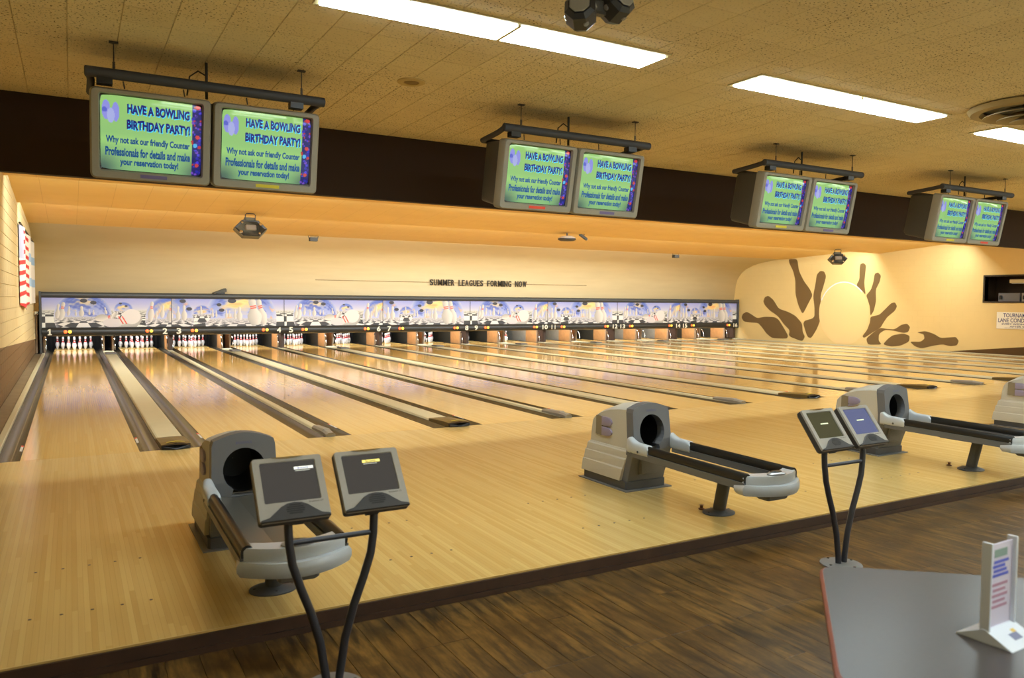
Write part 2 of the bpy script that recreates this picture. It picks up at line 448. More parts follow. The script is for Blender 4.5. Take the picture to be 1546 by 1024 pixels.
for k, (h, z, x, y) in enumerate(vis):
    if k < 295 and not h: link('ceiling_tile', tile, ce, (x, y, ZC))
    else: mb.add([(x+a, y+b, ZC+c) for a, b, c in ((.0015, .0015, .012), (TS-.0015, .0015, .012), (TS-.0015, TS-.0015, .012), (.0015, TS-.0015, .012), (.004, .004, 0), (TS-.004, .004, 0), (TS-.004, TS-.004, 0), (.004, TS-.004, 0))],
                 [(4, 7, 6, 5), (0, 4, 5, 1), (1, 5, 6, 2), (2, 6, 7, 3), (3, 7, 4, 0)])
o = mb.build('tile_field', m_tile, ce); o['kind'] = 'stuff'

# hidden tubes that light the lanes (behind the fascia and each baffle) and the pits
TUBE_ROWS = ((-.52, 3.42, .55), (6.02, 3.66, .85), (9.65, 3.6, 1.02))
for r, (y, z, f) in enumerate(TUBE_ROWS):
    for k in range(8):
        MB().box(-1.3, 1.3, -.075, .03, .02, .06).build('lamp_housing', m_white, ce2, (1.403+k*PITCHX, y, z))
    for k in range(4):
        area('lane_tube_light', (3.06+k*2*PITCHX, y+.05, z-.01), 5.9, .12, LANE_P*f*4, (math.radians((38, 42, 52)[r]), 0, 0))
for k in range(8):
    area('pit_tube_light', (1.403+k*PITCHX, 17.05, 1.15), 2.6, .1, PIT_P*4, (math.radians(38), 0, 0), (.95, .97, 1.))

# ------------------------------------------------------------------ troffers
tro = None
for k, (a, b) in enumerate(TROFF):
    if tro is None:
        tro = empty('ceiling_troffer', ((a+b)/2, (TY0+TY1)/2, ZC))
        L = (b-a)/2; wv = (TY1-TY0)/2
        mb = MB().box(-L-.03, L+.03, -wv-.03, -wv, -.012, .0).box(-L-.03, L+.03, wv, wv+.03, -.012, 0).box(-L-.03, -L, -wv, wv, -.012, 0).box(L, L+.03, -wv, wv, -.012, 0).box(-.012, .012, -wv, wv, -.024, 0)
        mb.build('frame', m_frame, tro)
        for s in (-1, 1):
            xa, xb = min(s*.012, s*L), max(s*.012, s*L)
            MB().rings([[(xa, -wv, -.003), (xb, -wv, -.003), (xb, wv, -.003), (xa, wv, -.003)], [(xa+.004, -wv+.006, -.022), (xb-.004, -wv+.006, -.022), (xb-.004, wv-.006, -.022), (xa+.004, wv-.006, -.022)]]).build('diffuser', m_diff, tro)
        t = tro
    else:
        t = copy_tree(tro); t.location = ((a+b)/2, (TY0+TY1)/2, ZC)
    names = ['glowing two panel ceiling light nearest the camera above the near approach', 'glowing two panel ceiling light between the black spotlight and the round air vent', 'glowing two panel ceiling light beside the round air vent at the right']
    tag(t, names[k] if k < 3 else 'glowing two panel ceiling light, %s along the row above the approach' % ORD[k], 'light', 'ceiling troffers')
for r, yy in enumerate((-8.6, -12.4)):
    for k in range(7):
        t = copy_tree(tro); t.location = ((TROFF[k][0]+TROFF[k][1])/2, yy, ZC)
        tag(t, 'two panel ceiling light, %s from the left in the %s row behind the seats' % (ORD[k], ('nearer', 'farther')[r]), 'light', 'ceiling troffers')

# ------------------------------------------------------------------ lanes
def gutter_mesh():
    R = []
    pr = [(GUT*(i/10), -.085*math.sin(PI*i/10)**.8 if 0 < i < 10 else 0.) for i in range(11)]
    outer = [(GUT, -.11), (0, -.11)]
    poly = [(x, z-.004) for x, z in pr]+outer
    return MB().rings([[(x, 0., z) for x, z in poly], [(x, LANE_END, z) for x, z in poly]]).mesh('gutter', m_gut, 50)
gm = gutter_mesh()
bed = MB().box(0, LW, 0, LANE_END, -.1, 0).mesh('lane_bed', m_lane)
arrow = MB().add([(-.016, 0, .0012), (.016, 0, .0012), (0, .09, .0012)], [(0, 1, 2)]).mesh('arrow', mat('arrow_brown', (84, 50, 24), .4))
tagm = mat('gutter_plate_white', (220, 216, 206), .4)
plate = MB().box(-.012, .012, 0, .26, 0, .006).box(-.012, .012, .26, .34, 0, .0062, 1).mesh('gutter_plate', [tagm, mat('plate_red', (226, 72, 40), .4)])
pdeck = MB().box(.0, LW, 18.1, LANE_END, 0, .003).mesh('pin_deck', mat('pin_deck', (232, 200, 120), .2))
for i in range(16):
    L = tag(empty('bowling_lane', (lane_x(i), 0, 0)), 'varnished wooden bowling lane with grey gutters, %s lane from the left wall' % ORD[i], 'lane', 'bowling lanes')
    link('lane_bed', bed, L)
    link('gutter', gm, L, (-GUT, 0, 0)); link('gutter', gm, L, (LW, 0, 0))
    link('pin_deck', pdeck, L)
    if i < 8:
        for k in range(-3, 4): link('arrow', arrow, L, (LW/2+k*.1365, 4.75-abs(k)*.32, 0))
    if i < 8: link('gutter_plate', plate, L, (-.02, .55, .0), (0, .25, 0))
    if i == 0: link('gutter_plate', plate, L, (LW+.02, .55, .0), (0, -.25, 0))

# cappings between the lanes
def capping(w, wide):
    h = .028
    hw = w/2-.003
    pr = [(-hw, -.09), (-hw, .0), (-hw+.012, h*.8), (-hw+.03, h), (hw-.03, h), (hw-.012, h*.8), (hw, .0), (hw, -.09)]
    top = MB().rings([[(x, .1, z) for x, z in pr], [(x, 17.0, z) for x, z in pr]])
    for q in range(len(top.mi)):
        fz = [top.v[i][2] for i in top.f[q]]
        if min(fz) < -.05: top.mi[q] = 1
    return top.mesh('capping_strip', [m_cap, m_capside])
cw, cn = WIDE-2*GUT, NARROW-2*GUT
capw, capn = capping(cw, True), capping(cn, False)
# end hoods
mb = MB().rings([[(-.146, .62, .03), (0, .62, .034), (.146, .62, .03), (.146, .62, -.02), (-.146, .62, -.02)],
                 [(-.146, .12, .055), (0, .12, .075), (.146, .12, .055), (.146, .12, -.02), (-.146, .12, -.02)],
                 [(-.145, .0, .05), (0, -.03, .07), (.145, .0, .05), (.145, .0, .0), (-.145, .0, .0)]])
hoodw = mb.mesh('end_hood', m_hoodb)
hoodwf = MB().rings([[(-.144, .0, .012), (0, -.032, .014), (.144, .0, .012), (.144, .0, .05), (0, -.032, .068), (-.144, .0, .05)],
                     [(-.14, -.035, .006), (0, -.075, .006), (.14, -.035, .006), (.14, -.03, .042), (0, -.068, .056), (-.14, -.03, .042)]]).mesh('hood_nose', m_black)
hoody = MB().add([(-.09, .06, .0665), (.09, .06, .0665), (.09, .02, .069), (-.09, .02, .069), (0, .06, .0765), (0, .015, .0775)], [(0, 4, 5, 3), (4, 1, 2, 5)]).mesh('yellow_label', mat('label_yellow', (216, 190, 60), .5))
mb = MB().rings([[(-.054, .6, .03), (-.03, .6, .05), (.03, .6, .05), (.054, .6, .03), (.054, .6, -.02), (-.054, .6, -.02)],
                 [(-.057, .15, .04), (-.035, .15, .07), (.035, .15, .07), (.057, .15, .04), (.057, .15, 0), (-.057, .15, 0)],
                 [(-.056, .13, .04), (-.03, .13, .06), (.03, .13, .06), (.056, .13, .04), (.056, .13, 0), (-.056, .13, 0)],
                 [(-.056, -.02, .03), (-.03, -.04, .05), (.03, -.04, .05), (.056, -.02, .03), (.056, -.02, 0), (-.056, -.02, 0)]])
hoodn = mb.mesh('end_hood', mat('hood_grey', (140, 132, 118), .45))
pinblk = MB().box(-.14, .14, 15.3, 15.75, .028, .075, c=.015).mesh('sweep_block', m_mdg)
for i in range(15):
    wide = i % 2 == 0
    xc = lane_x(i)+LW+(WIDE if wide else NARROW)/2
    t = tag(empty('lane_capping', (xc, 0, 0)), '%s pale capping strip between lanes %s and %s' % ('wide' if wide else 'narrow', NUM[i], NUM[i+1]), 'capping', 'lane cappings')
    link('capping_strip', capw if wide else capn, t)
    if wide:
        h = link('end_hood', hoodw, t); link('hood_nose', hoodwf, h); link('yellow_label', hoody, h); link('sweep_block', pinblk, t)
    else: link('end_hood', hoodn, t)
for s, (x0, x1) in enumerate(((XL+.001, -GUT), (lane_x(15)+LW+GUT, XR-.001))):
    t = empty('lane_capping', (0, 0, 0))
    xm = -GUT-.075 if s == 0 else x0+.075
    MB().box(min(xm, (x1, x0)[s]), max(xm, (x1, x0)[s]), 0.0, 16.55, -.09, .03, c=.008).build('capping_strip', m_cap, t)
    MB().box(x0 if s == 0 else xm, xm if s == 0 else x1, 0.0, 16.55, -.09, .012, c=.008).build('kerb', mat('kerb_taupe', (132, 116, 88), .5, noise=(4, .35)), t)
    tag(t, ('pale capping ledge along the foot of the left block wall', 'pale capping ledge along the foot of the mural wall')[s], 'capping', 'lane cappings')

# ------------------------------------------------------------------ pins
S = .0254
pp = [(0, 0), (1.015, 0), (1.08, .35), (1.41, .75), (1.79, 2.25), (2.19, 3.6), (2.38, 4.5), (2.30, 5.6), (1.96, 7.0), (1.55, 8.0), (1.25, 8.9), (.94, 9.7), (.9, 10.0), (.92, 10.7), (.98, 11.6), (1.13, 12.3), (1.24, 13.0), (1.273, 13.5), (1.15, 14.2), (.85, 14.7), (.45, 14.95), (0.02, 15.0)]
mis = [0]*(len(pp)-1)
for k in (9, 10, 13): mis[k] = 1
pin_me = MB().lathe([(max(r, .001)*S, h*S) for r, h in pp], 14, mis=mis).mesh('bowling_pin', [m_pin, m_red], 60)
posn = ['head pin at the front', 'left pin of the second row', 'right pin of the second row', 'left pin of the third row', 'middle pin of the third row', 'right pin of the third row',
        'far left pin of the back row', 'inner left pin of the back row', 'inner right pin of the back row', 'far right pin of the back row']
spots = []
for r in range(4):
    for k in range(r+1): spots.append(((k-r/2)*.3048, 18.288+r*.264))
for i in range(16):
    for k, (dx, y) in enumerate(spots):
        o = link('bowling_pin', pin_me, None, (lane_x(i)+LW/2+dx, y, .0035), (0, 0, random.random()*6))
        tag(o, 'white red-striped bowling pin, %s on lane %s' % (posn[k], NUM[i]), 'pin', 'bowling pins standing in racks')

# kickbacks and curtains
cur_me = MB()
for i in range(16):
    R = []
    mb = MB()
    nf = 14; x0, x1 = -.25, LW+.25
    pts = [(x0+(x1-x0)*q/(2*nf), 19.62+(.02 if q % 2 else 0)) for q in range(2*nf+1)]
    mb.rings([[(x, y, -.12) for x, y in pts], [(x, y, 1.1) for x, y in pts]], cap=False, closed=False)
    o = mb.build('pit_curtain', m_pitblack, None, (lane_x(i), 0, 0)); tag(o, 'black pit curtain hanging behind the pins of lane %s' % NUM[i], 'curtain', 'pit curtains')
greylanes = (10, 11, 13, 14)
for i in range(17):
    # divider left of lane i
    if i == 0: xa, xb = XL+.02, -GUT-.01
    elif i == 16: xa, xb = lane_x(15)+LW+GUT+.01, XR-.02
    else: xa, xb = lane_x(i-1)+LW+GUT+.01, lane_x(i)-GUT-.01
    t = tag(empty('kickback_divider', ((xa+xb)/2, 17.0, 0)), 'tan and grey kickback divider ' + ('at the left wall beside lane one' if i == 0 else 'at the mural wall beside the last lane' if i == 16 else 'between the pits of lanes %s and %s' % (NUM[i-1], NUM[i])), 'divider', 'kickback dividers')
    hw = (xb-xa)/2
    for s in (-1, 1):
        a, b = sorted((s*hw, s*(hw-.035)))
        MB().box(a, b, .15, .95, .0, 1.1).build('front_panel', m_tan, t)
        MB().box(a, b, .95, 2.5, .0, 1.1).build('rear_panel', m_plate if i in greylanes else m_kdark, t)
        MB().box(a-.004, b+.004, .05, .15, 0, 1.1).build('front_post', mat('front_post_tan', (150, 128, 104), .5, noise=(10, .3)), t)
        if (i == 0 and s < 0) or (i == 16 and s > 0): continue
        cx = s*(hw+.01)
        pts = [(cx+s*.015, .04-.18*math.cos(q*PI/16), .06+.36*math.sin(q*PI/16)) for q in range(0, 9)]
        MB().tube(pts, .016, 8).build('ball_guard', m_chrome, t, smooth=True)
    if i % 2 == 0 and i > 0:
        MB().box(-.05, .05, -.4, .1, .03, .6).build('mask_leg', m_post, t)

# ------------------------------------------------------------------ masking units: printed artwork
def art(kind):
    ny, nx = 100, 400; AW = 4.02
    X, Y = np.meshgrid(np.linspace(0, AW, nx), np.linspace(0, 1, ny))
    rs = np.random.RandomState(3)
    def fbm(x, y, seed):
        r = np.random.RandomState(seed); v = np.zeros_like(x)
        for k in range(5):
            a = r.uniform(-1, 1, 4)*1.75**k*2.0; p = r.uniform(0, 6.28, 2)
            v += np.sin(a[0]*x*1.6+a[1]*y*3+p[0])*np.cos(a[2]*x*1.5+a[3]*y*3.4+p[1])/1.5**k
        return v
    def lerp(a, b, t): return a+(b-a)*t[..., None]
    C = lambda *c: np.array(c, float)
    def world(x, y, hz, vx, dens):
        sky = lerp(C(158, 160, 214), C(206, 202, 208), np.clip(y/hz, 0, 1)**1.5)
        cl = np.clip(fbm(x*.8, y*3, 5)*.5, 0, 1)
        sky = lerp(sky, C(196, 192, 222), cl*.6)
        d = np.maximum(y-hz, 1e-3)
        u = (x-vx)/d*dens; w = .42/d
        ch = (np.floor(u)+np.floor(w)) % 2
        fog = np.clip((y-hz)/.18, 0, 1)
        f = np.where(ch[..., None] > .5, C(232, 230, 220), C(64, 62, 62))
        f = lerp(np.broadcast_to(C(206, 202, 190), f.shape), f, fog)
        return np.where((y < hz)[..., None], sky, f)
    img = world(X, Y, .42, .1 if kind == 0 else 3.7, .7)
    def ball(cx, cy, r, seed, holes=(), cloudc=(.0, -.5)):
        nonlocal img
        q = np.hypot(X-cx, Y-cy)/r; m = q < 1
        # mirrored world inside the ball
        k = 1+.9*q**3
        x2 = (X-cx)/r*k; y2 = (Y-cy)/r*k
        sky = lerp(C(92, 112, 196), C(190, 194, 226), np.clip((y2+1.1)/1.2, 0, 1))
        n = fbm(x2*1.3, y2*1.3, seed)
        hot = np.clip(1.4-np.hypot((x2-cloudc[0])/.8, (y2-cloudc[1])/.45)+n*.35-.35, 0, 1)
        sky = lerp(sky, C(246, 212, 132), hot*.95)
        sky = lerp(sky, C(240, 170, 110), np.clip(n-.7, 0, 1)*.9)
        sky = lerp(sky, C(84, 100, 180), np.clip(-n-.5, 0, .8))
        hz = -.02; d = np.maximum(y2-hz, 1e-3)
        ch = (np.floor(x2/d*.8+.5)+np.floor(.5/d)) % 2
        fl = np.where(ch[..., None] > .5, C(228, 222, 216), C(66, 64, 66))
        fl = lerp(np.broadcast_to(C(196, 192, 196), fl.shape), fl, np.clip(d/.25, 0, 1))
        b = np.where((y2 < hz)[..., None], sky, fl)
        b = lerp(b, C(214, 212, 220), np.clip((q-.86)/.14, 0, 1)*.65)
        img = np.where(m[..., None], b, img)
        for hx, hy, hr in holes: disc(hx, hy, hr, hr*.62, (58, 54, 62))
    def disc(cx, cy, rx, ry, col):
        nonlocal img
        img = np.where((((X-cx)/rx)**2+((Y-cy)/ry)**2 < 1)[..., None], C(*col), img)
    pr_h = np.array([0, .05, .15, .3, .4, .53, .64, .72, .8, .9, .96, 1.]); pr_r = np.array([.07, .1, .13, .158, .15, .105, .064, .066, .08, .084, .06, .0])
    def pin(bx, by, length, ang, fat=1., stripe=True, col=(222, 214, 204), bend=0.):
        nonlocal img
        dx, dy = math.sin(ang), -math.cos(ang)
        t = ((X-bx)*dx+(Y-by)*dy)/length; s = ((X-bx)*dy-(Y-by)*dx)/length+bend*t*t
        r = np.interp(t, pr_h, pr_r)*fat; m = (t > 0) & (t < 1) & (np.abs(s) < r)
        sh = np.clip(s/np.maximum(r, 1e-4), -1, 1)
        c = lerp(C(*col), C(*col)*.74, np.clip(sh*.55+.35, 0, 1))
        if stripe:
            st = (((t > .63) & (t < .67)) | ((t > .7) & (t < .74))) & (length > .55); c = np.where(st[..., None], C(222, 76, 54), c)
        img = np.where(m[..., None], c, img)
    P = lambda x, y: ((x-45)/354, (y-143)/354)
    Q = lambda x, y: ((x-108)/320, (y-150)/340)
    if kind == 0:
        ball(*P(1470, 400), .86, 8, cloudc=(-.1, -.62))
        for x, y, l, f in ((1225, 420, .68, 1.), (1360, 385, .45, 1.1), (1455, 430, .62, 1.3), (1290, 400, .3, 1.)): pin(*P(x, y), l, .1, f)
        ball(*P(480, 375), .88, 12, [(*P(485, 178), .11), (*P(590, 200), .1)], cloudc=(-.05, -.72))
        for x, y, l, a, f in ((235, 410, .62, .18, 1.15), (200, 390, .5, .12, .9), (320, 355, .32, .1, 1.), (460, 368, .36, .02, 1.45), (400, 360, .22, 0, 1.), (545, 350, .2, 0, 1.1), (590, 350, .18, 0, 1.1), (730, 340, .25, -.2, 1.)): pin(*P(x, y), l, a, f)
        ball(*P(920, 300), .32, 21, [(*P(888, 208), .05), (*P(950, 240), .05)], cloudc=(-.1, -.5))
        pin(*P(610, 395), .62, 1.42, 1.3); pin(*P(835, 320), .35, -2.6, 1.3, False)
        pin(*P(1110, 345), 1.1, -2.05, 1.9, False); 
        disc(*P(1010, 370), .29, .26, (222, 214, 208)); disc(*P(800, 445), .31, .155, (214, 204, 202))
        disc(*P(905, 425), .12, .12, (218, 210, 204))
        for q in (885, 925):
            m = (np.abs((X-P(q, 0)[0])+(Y-P(0, 405)[1])*-.55) < .022) & (np.abs(Y-P(0, 412)[1]) < .13); img = np.where(m[..., None], C(222, 70, 48), img)
    else:
        ball(*Q(40, 390), .98, 8, [(*Q(230, 180), .11), (*Q(300, 275), .1)], cloudc=(-.3, -.6))
        for x, y, l, f in ((85, 425, .62, 1.3), (180, 410, .5, 1.), (245, 415, .55, 1.2)): pin(*Q(x, y), l, 0, f)
        ball(*Q(890, 400), 1.3, 31, [(*Q(632, 222), .09), (*Q(660, 290), .1), (*Q(780, 172), .15)], cloudc=(-.05, -.55))
        for x, y, l, f in ((715, 385, .3, 1.), (750, 380, .26, 1.), (815, 400, .36, 1.1), (865, 415, .5, 1.4), (560, 380, .3, 1.), (600, 375, .25, 1.)): pin(*Q(x, y), l, 0, f)
        ball(*Q(440, 340), .33, 40, cloudc=(-.2, -.4)); pin(*Q(430, 340), .3, 0, 1.1)
        pin(*Q(1155, 470), .98, -.22, 1.15); pin(*Q(1060, 480), 1.0, -.16, 1.7)
    return np.clip(img, 0, 255)
m_art = mat('mask_print', (200, 200, 200), .45, vcol=True)
UW = PITCHX
art_me = [raster_mesh('mask_graphic', art(k), UW-.01, .84, lambda x, y: np.stack([x, np.zeros_like(x), y], 1)) for k in (0, 1)]
for _m in art_me: _m.materials.append(m_art)
rail_me = MB().rings([[(-UW/2, -.03+.075*math.sin(a)*-1*(1 if math.sin(a) > 0 else .2), 1.67+.08*math.cos(a)) for a in [2*PI*q/16 for q in range(16)]], [(UW/2, -.03+.075*math.sin(a)*-1*(1 if math.sin(a) > 0 else .2), 1.67+.08*math.cos(a)) for a in [2*PI*q/16 for q in range(16)]]]).mesh('top_rail', mat('mask_rail', (64, 66, 66), .4), 50)
band_me = MB().rings([[(x, -.02+.11*math.sin(a)*-1*(1 if math.sin(a) > 0 else .2), .625+.125*math.cos(a)) for a in [2*PI*q/16 for q in range(16)]] for x in (-UW/2, UW/2)]).mesh('bottom_band', mat('mask_band', (44, 43, 40), .4), 50)
board_me = MB().box(-UW/2, UW/2, .004, .03, .7, 1.66).mesh('backing_board', m_black)
seam_me = MB().box(-.008, .008, -.006, 0, .75, 1.6).mesh('seam_strip', m_black)
led = {c: MB().lathe([(.0, 0), (.046, 0), (.042, .02), (0.001, .03)], 12).xf(Matrix.Rotation(PI/2, 4, 'X')).mesh('indicator_lamp', mat('lamp_'+c, col, .4, emit=col, es=1.6)) for c, col in (('orange', (255, 92, 40)), ('yellow', (226, 190, 60)))}
m_num = mat('number_cream', (232, 228, 206), .5)
for k in range(8):
    xc = 1.403+k*PITCHX+.0; xs = xc-UW/2
    t = tag(empty('masking_unit', (xc, YM, 0)), 'masking unit over lanes %s and %s printed with bowling balls and pins' % (NUM[2*k], NUM[2*k+1]), 'masking unit', 'masking units')
    link('backing_board', board_me, t); g = link('mask_graphic', art_me[k % 2], t, (0, 0, 1.17))
    link('top_rail', rail_me, t); bb = link('bottom_band', band_me, t)
    if k: link('seam_strip', seam_me, t, (-UW/2+.005, 0, 0))
    for s, num in ((-1, 2*k+1), (1, 2*k+2)):
        one = [(-.05, -.085), (.05, -.085), (.05, -.056), (.022, -.056), (.022, .085), (-.014, .085), (-.05, .055), (-.05, .025), (-.018, .038), (-.018, -.056), (-.05, -.056)]
        me = MB().add([(x, y, 0) for x, y in one], [tuple(range(11))]).mesh('lane_number', m_num) if num == 1 else fit_text(str(num), (.085 if num == 1 else .13) if num < 10 else (.17 if num == 11 else .235), .17, .0 if num in (1, 11) else .025); me.materials.clear(); me.materials.append(m_num)
        link('lane_number', me, bb, (s*(UW/2-.19), -.134, .625), (PI/2, 0, 0))
        lx = -UW/2+.62 if s < 0 else UW/2-.62
        link('indicator_lamp', led['orange'], bb, (lx-.05, -.125, .63)); link('indicator_lamp', led['yellow'], bb, (lx+.06, -.125, .63))
# end caps
for s, x, lab in ((-1, 1.403-UW/2, 'dark end post of the masking units at the left wall'), (1, 1.403+7*PITCHX+UW/2, 'dark end post of the masking units beside the mural wall')):
    o = MB().box(x-.06 if s < 0 else x, x if s < 0 else x+.06, YM-.1, YM+.1, .032 if s < 0 else .5, 1.76, c=.01).build('mask_end_post', mat('mask_rail', 0)); tag(o, lab, 'post')

# ------------------------------------------------------------------ lettering on the cove wall
sg = tag(empty('wall_lettering', (13.6, 16.68, 2.25)), 'dark capital letters on a thin rail on the curved wall', 'sign')
MB().box(-6.1, 4.8, .04, .07, -.01, .01).build('letter_rail', mat('rail_brown', (150, 122, 74), .5), sg)
x = -2.02; m_let = mat('letter_dark', (62, 54, 48), .5)
wide_of = {'M': 1.25, 'W': 1.3, 'I': .45, ' ': .9, 'N': 1.05, 'G': 1.05, 'O': 1.05, 'L': .85, 'E': .85, 'F': .82}
txt = 'SUMMER LEAGUES FORMING NOW'
tot = sum(wide_of.get(c, 1.) for c in txt); u = 4.04/tot
for c in txt:
    w_ = wide_of.get(c, 1.)*u
    if c != ' ':
        me = text_mesh(c, 1., .02, ext=.0); a = me_np(me); lo, hi = a.min(0), a.max(0); a -= (lo+hi)/2
        a[:, 0] *= w_*.8/(hi[0]-lo[0]); a[:, 1] *= .215/(hi[1]-lo[1]); set_np(me, a); me.materials.clear(); me.materials.append(m_let)
        bm = bmesh.new(); bm.from_mesh(me); r = bmesh.ops.extrude_face_region(bm, geom=bm.faces[:]); bmesh.ops.translate(bm, verts=[q for q in r['geom'] if isinstance(q, bmesh.types.BMVert)], vec=(0, 0, .03)); bmesh.ops.recalc_face_normals(bm, faces=bm.faces); bm.to_mesh(me); bm.free()
        link('letter', me, sg, (x+w_/2, .035, 0), (PI/2, 0, 0))
    x += w_

# ------------------------------------------------------------------ mural and signs on the right wall
mural = {
 'painted_pin': [
  [(75,395),(95,384),(115,395),(150,418),(190,410),(240,412),(262,425),(290,470),(312,510),(305,525),(230,523),(200,500),(175,465),(155,443),(110,440),(80,435),(68,415)],
  [(190,308),(208,300),(235,322),(262,368),(310,384),(350,405),(385,445),(388,490),(400,515),(385,540),(315,512),(320,480),(290,450),(260,408),(215,377),(190,350),(182,330)],
  [(315,108),(360,108),(368,170),(395,225),(425,265),(440,298),(415,345),(388,398),(365,350),(350,290),(350,220),(338,170),(318,130)],
  [(462,190),(480,170),(500,173),(511,198),(497,250),(481,300),(485,360),(483,420),(462,475),(432,523),(412,515),(387,435),(450,416),(450,360),(443,300),(455,240)],
  [(690,135),(705,128),(720,140),(715,190),(710,235),(718,297),(700,275),(668,246),(685,215),(686,160)],
  [(765,185),(782,178),(798,195),(790,230),(770,268),(772,330),(760,380),(742,407),(740,360),(730,325),(720,298),(745,270),(758,230)],
  [(850,340),(870,334),(882,355),(870,380),(830,412),(810,442),(795,468),(750,495),(710,522),(700,512),(725,480),(740,440),(743,410),(790,400),(820,370)],
  [(720,525),(760,490),(795,468),(830,474),(870,476),(905,452),(935,446),(950,465),(940,490),(915,495),(870,484),(820,478),(787,500),(785,535),(802,556),(730,557)],
  [(808,555),(835,525),(860,507),(915,497),(948,510),(945,540),(900,562),(850,567)],
  [(948,540),(1005,542),(1026,525),(1022,502),(985,492),(1030,485),(1075,500),(1110,522),(1160,518),(1190,516),(1205,537),(1195,560),(1160,565),(1120,554),(1070,562),(1010,577),(975,565)]]}
def smooth_poly(p, it=2):
    for _ in range(it):
        q = []
        for i in range(len(p)):
            a, b = p[i], p[(i+1) % len(p)]
            q += [(a[0]*.84+b[0]*.16, a[1]*.84+b[1]*.16), (a[0]*.16+b[0]*.84, a[1]*.16+b[1]*.84)]
        p = q
    return p
mu = tag(empty('wall_mural', (XR, 11., 0)), 'brown mural of scattered pins around a big cream ball on the right wall', 'mural')
m_mpin = mat('mural_brown', (112, 88, 50), .6); m_mball = mat('mural_ball', (230, 201, 142), .6); m_marc = mat('mural_arc', (214, 218, 222), .6)
def zpt(p): q = px(1100+p[0]*.28849, 360+p[1]*.28849, 0, XR); return (q.y-11., max(q.z, .035))
def flat_on_wall(name, poly, m, x0=-.006, x1=-.001, parent=mu):
    bm = bmesh.new(); vs = [bm.verts.new((x0, y, z)) for y, z in poly]; f = bm.faces.new(vs)
    r = bmesh.ops.extrude_face_region(bm, geom=[f]); bmesh.ops.translate(bm, verts=[v for v in r['geom'] if isinstance(v, bmesh.types.BMVert)], vec=(x1-x0, 0, 0))
    bmesh.ops.triangulate(bm, faces=[q for q in bm.faces if len(q.verts) > 4]); bmesh.ops.recalc_face_normals(bm, faces=bm.faces)
    me = bpy.data.meshes.new(name); bm.to_mesh(me); bm.free(); me.materials.append(m); return link(name, me, parent)
for p in mural['painted_pin']: flat_on_wall('painted_pin', [zpt(q) for q in smooth_poly(p)], m_mpin)
circ = [(605+131*math.cos(a), 392+166*math.sin(a)) for a in [2*PI*i/48 for i in range(48)]]
flat_on_wall('painted_ball', [zpt(q) for q in circ], m_mball, -.0085, -.0065)
arc = [(605+132*math.cos(a), 394+168*math.sin(a)) for a in [PI*1.14+PI*.62*i/24 for i in range(25)]]+[(605+128*math.cos(a), 396+164*math.sin(a)) for a in [PI*1.76-PI*.62*i/24 for i in range(25)]]
flat_on_wall('painted_arc', [zpt(q) for q in arc], m_marc, -.0105, -.009)
# service opening
wn = MB().box(XR-.02, XR+.2, NY0-.06, NY0, NZ0-.06, NZ1+.06).box(XR-.02, XR+.2, NY1, NY1+.05, NZ0-.05, NZ1+.05).box(XR-.02, XR+.2, NY0, NY1, NZ0-.05, NZ0).box(XR-.02, XR+.2, NY0, NY1, NZ1, NZ1+.05).build('window_1', mat('opening_frame', (46, 38, 26), .5))
struct(wn, 'dark framed service opening high in the right wall')
MB().box(XR+.2, XR+1.2, NY0-.3, NY1+.3, NZ0-.4, NZ0-.35).box(XR+.2, XR+1.2, NY0-.3, NY1+.3, NZ1+.35, NZ1+.4).box(XR+1.2, XR+1.25, NY0-.3, NY1+.3, NZ0-.4, NZ1+.4).box(XR+.2, XR+1.2, NY1+.3, NY1+.35, NZ0-.4, NZ1+.4).box(XR+.2, XR+1.2, NY0-.35, NY0-.3, NZ0-.4, NZ1+.4).build('room_shell', mat('opening_dark', (70, 50, 26), .7), wn)
lt = tag(empty('strip_light', (XR+.35, NY1-1.9, NZ1-.12)), 'unlit cream strip light inside the opening of the right wall', 'light'); MB().box(-.05, .05, -1.2, 1.3, -.09, .03, c=.01).build('housing', m_white, lt); MB().tube([(0, -1.15, -.1), (0, 1.25, -.1)], .015, 8).build('tube', m_ltp, lt)
for k in range(4):
    yy = NY1-.3-k*.72
    t = tag(empty('equipment_cabinet', (XR+.45, yy-.3, NZ0-.35)), '%s grey cabinet with a black handle inside the wall opening' % ('first', 'second', 'third', 'fourth')[k], 'cabinet', 'cabinets inside the opening')
    MB().box(-.15, .2, -.33, .33, 0, .62, c=.01).build('body', m_plate if k else m_mdg, t); MB().box(-.19, -.15, .2, .28, .42, .54, c=.008).build('handle', m_black, t)
# tournament sign
sy1 = px(1505, 485, 0, XR).y; sy0, sz0, sz1 = sy1-1.34, .85, 1.39
ts = tag(empty('wall_sign', (XR-.012, (sy0+sy1)/2, (sz0+sz1)/2)), 'white paper notice with blue lettering taped to the right wall', 'sign')
MB().box(-.004, .010, -(sy1-sy0)/2, (sy1-sy0)/2, -.27, .27).build('paper', mat('paper_white', (236, 232, 214), .7), ts)
m_blue = mat('sign_blue', (64, 70, 120), .6)
for s, w_, h_, zz, yo in (('TOURNAMENT', .94, .13, .165, .0), ('LANE CONDITIONS', 1.24, .13, .005, .0), ('EVERY WEDNESDAY', 1.0, .055, -.115, .0), ('AFTER 9 PM', .62, .05, -.195, -.05)):
    me = fit_text(s, w_, h_, .015); me.materials.clear(); me.materials.append(m_blue)
    link('notice_line', me, ts, (-.0055, yo, zz), (PI/2, 0, -PI/2))
MB().box(-.0055, -.004, -.62, .42, -.243, -.235).build('underline', m_blue, ts)

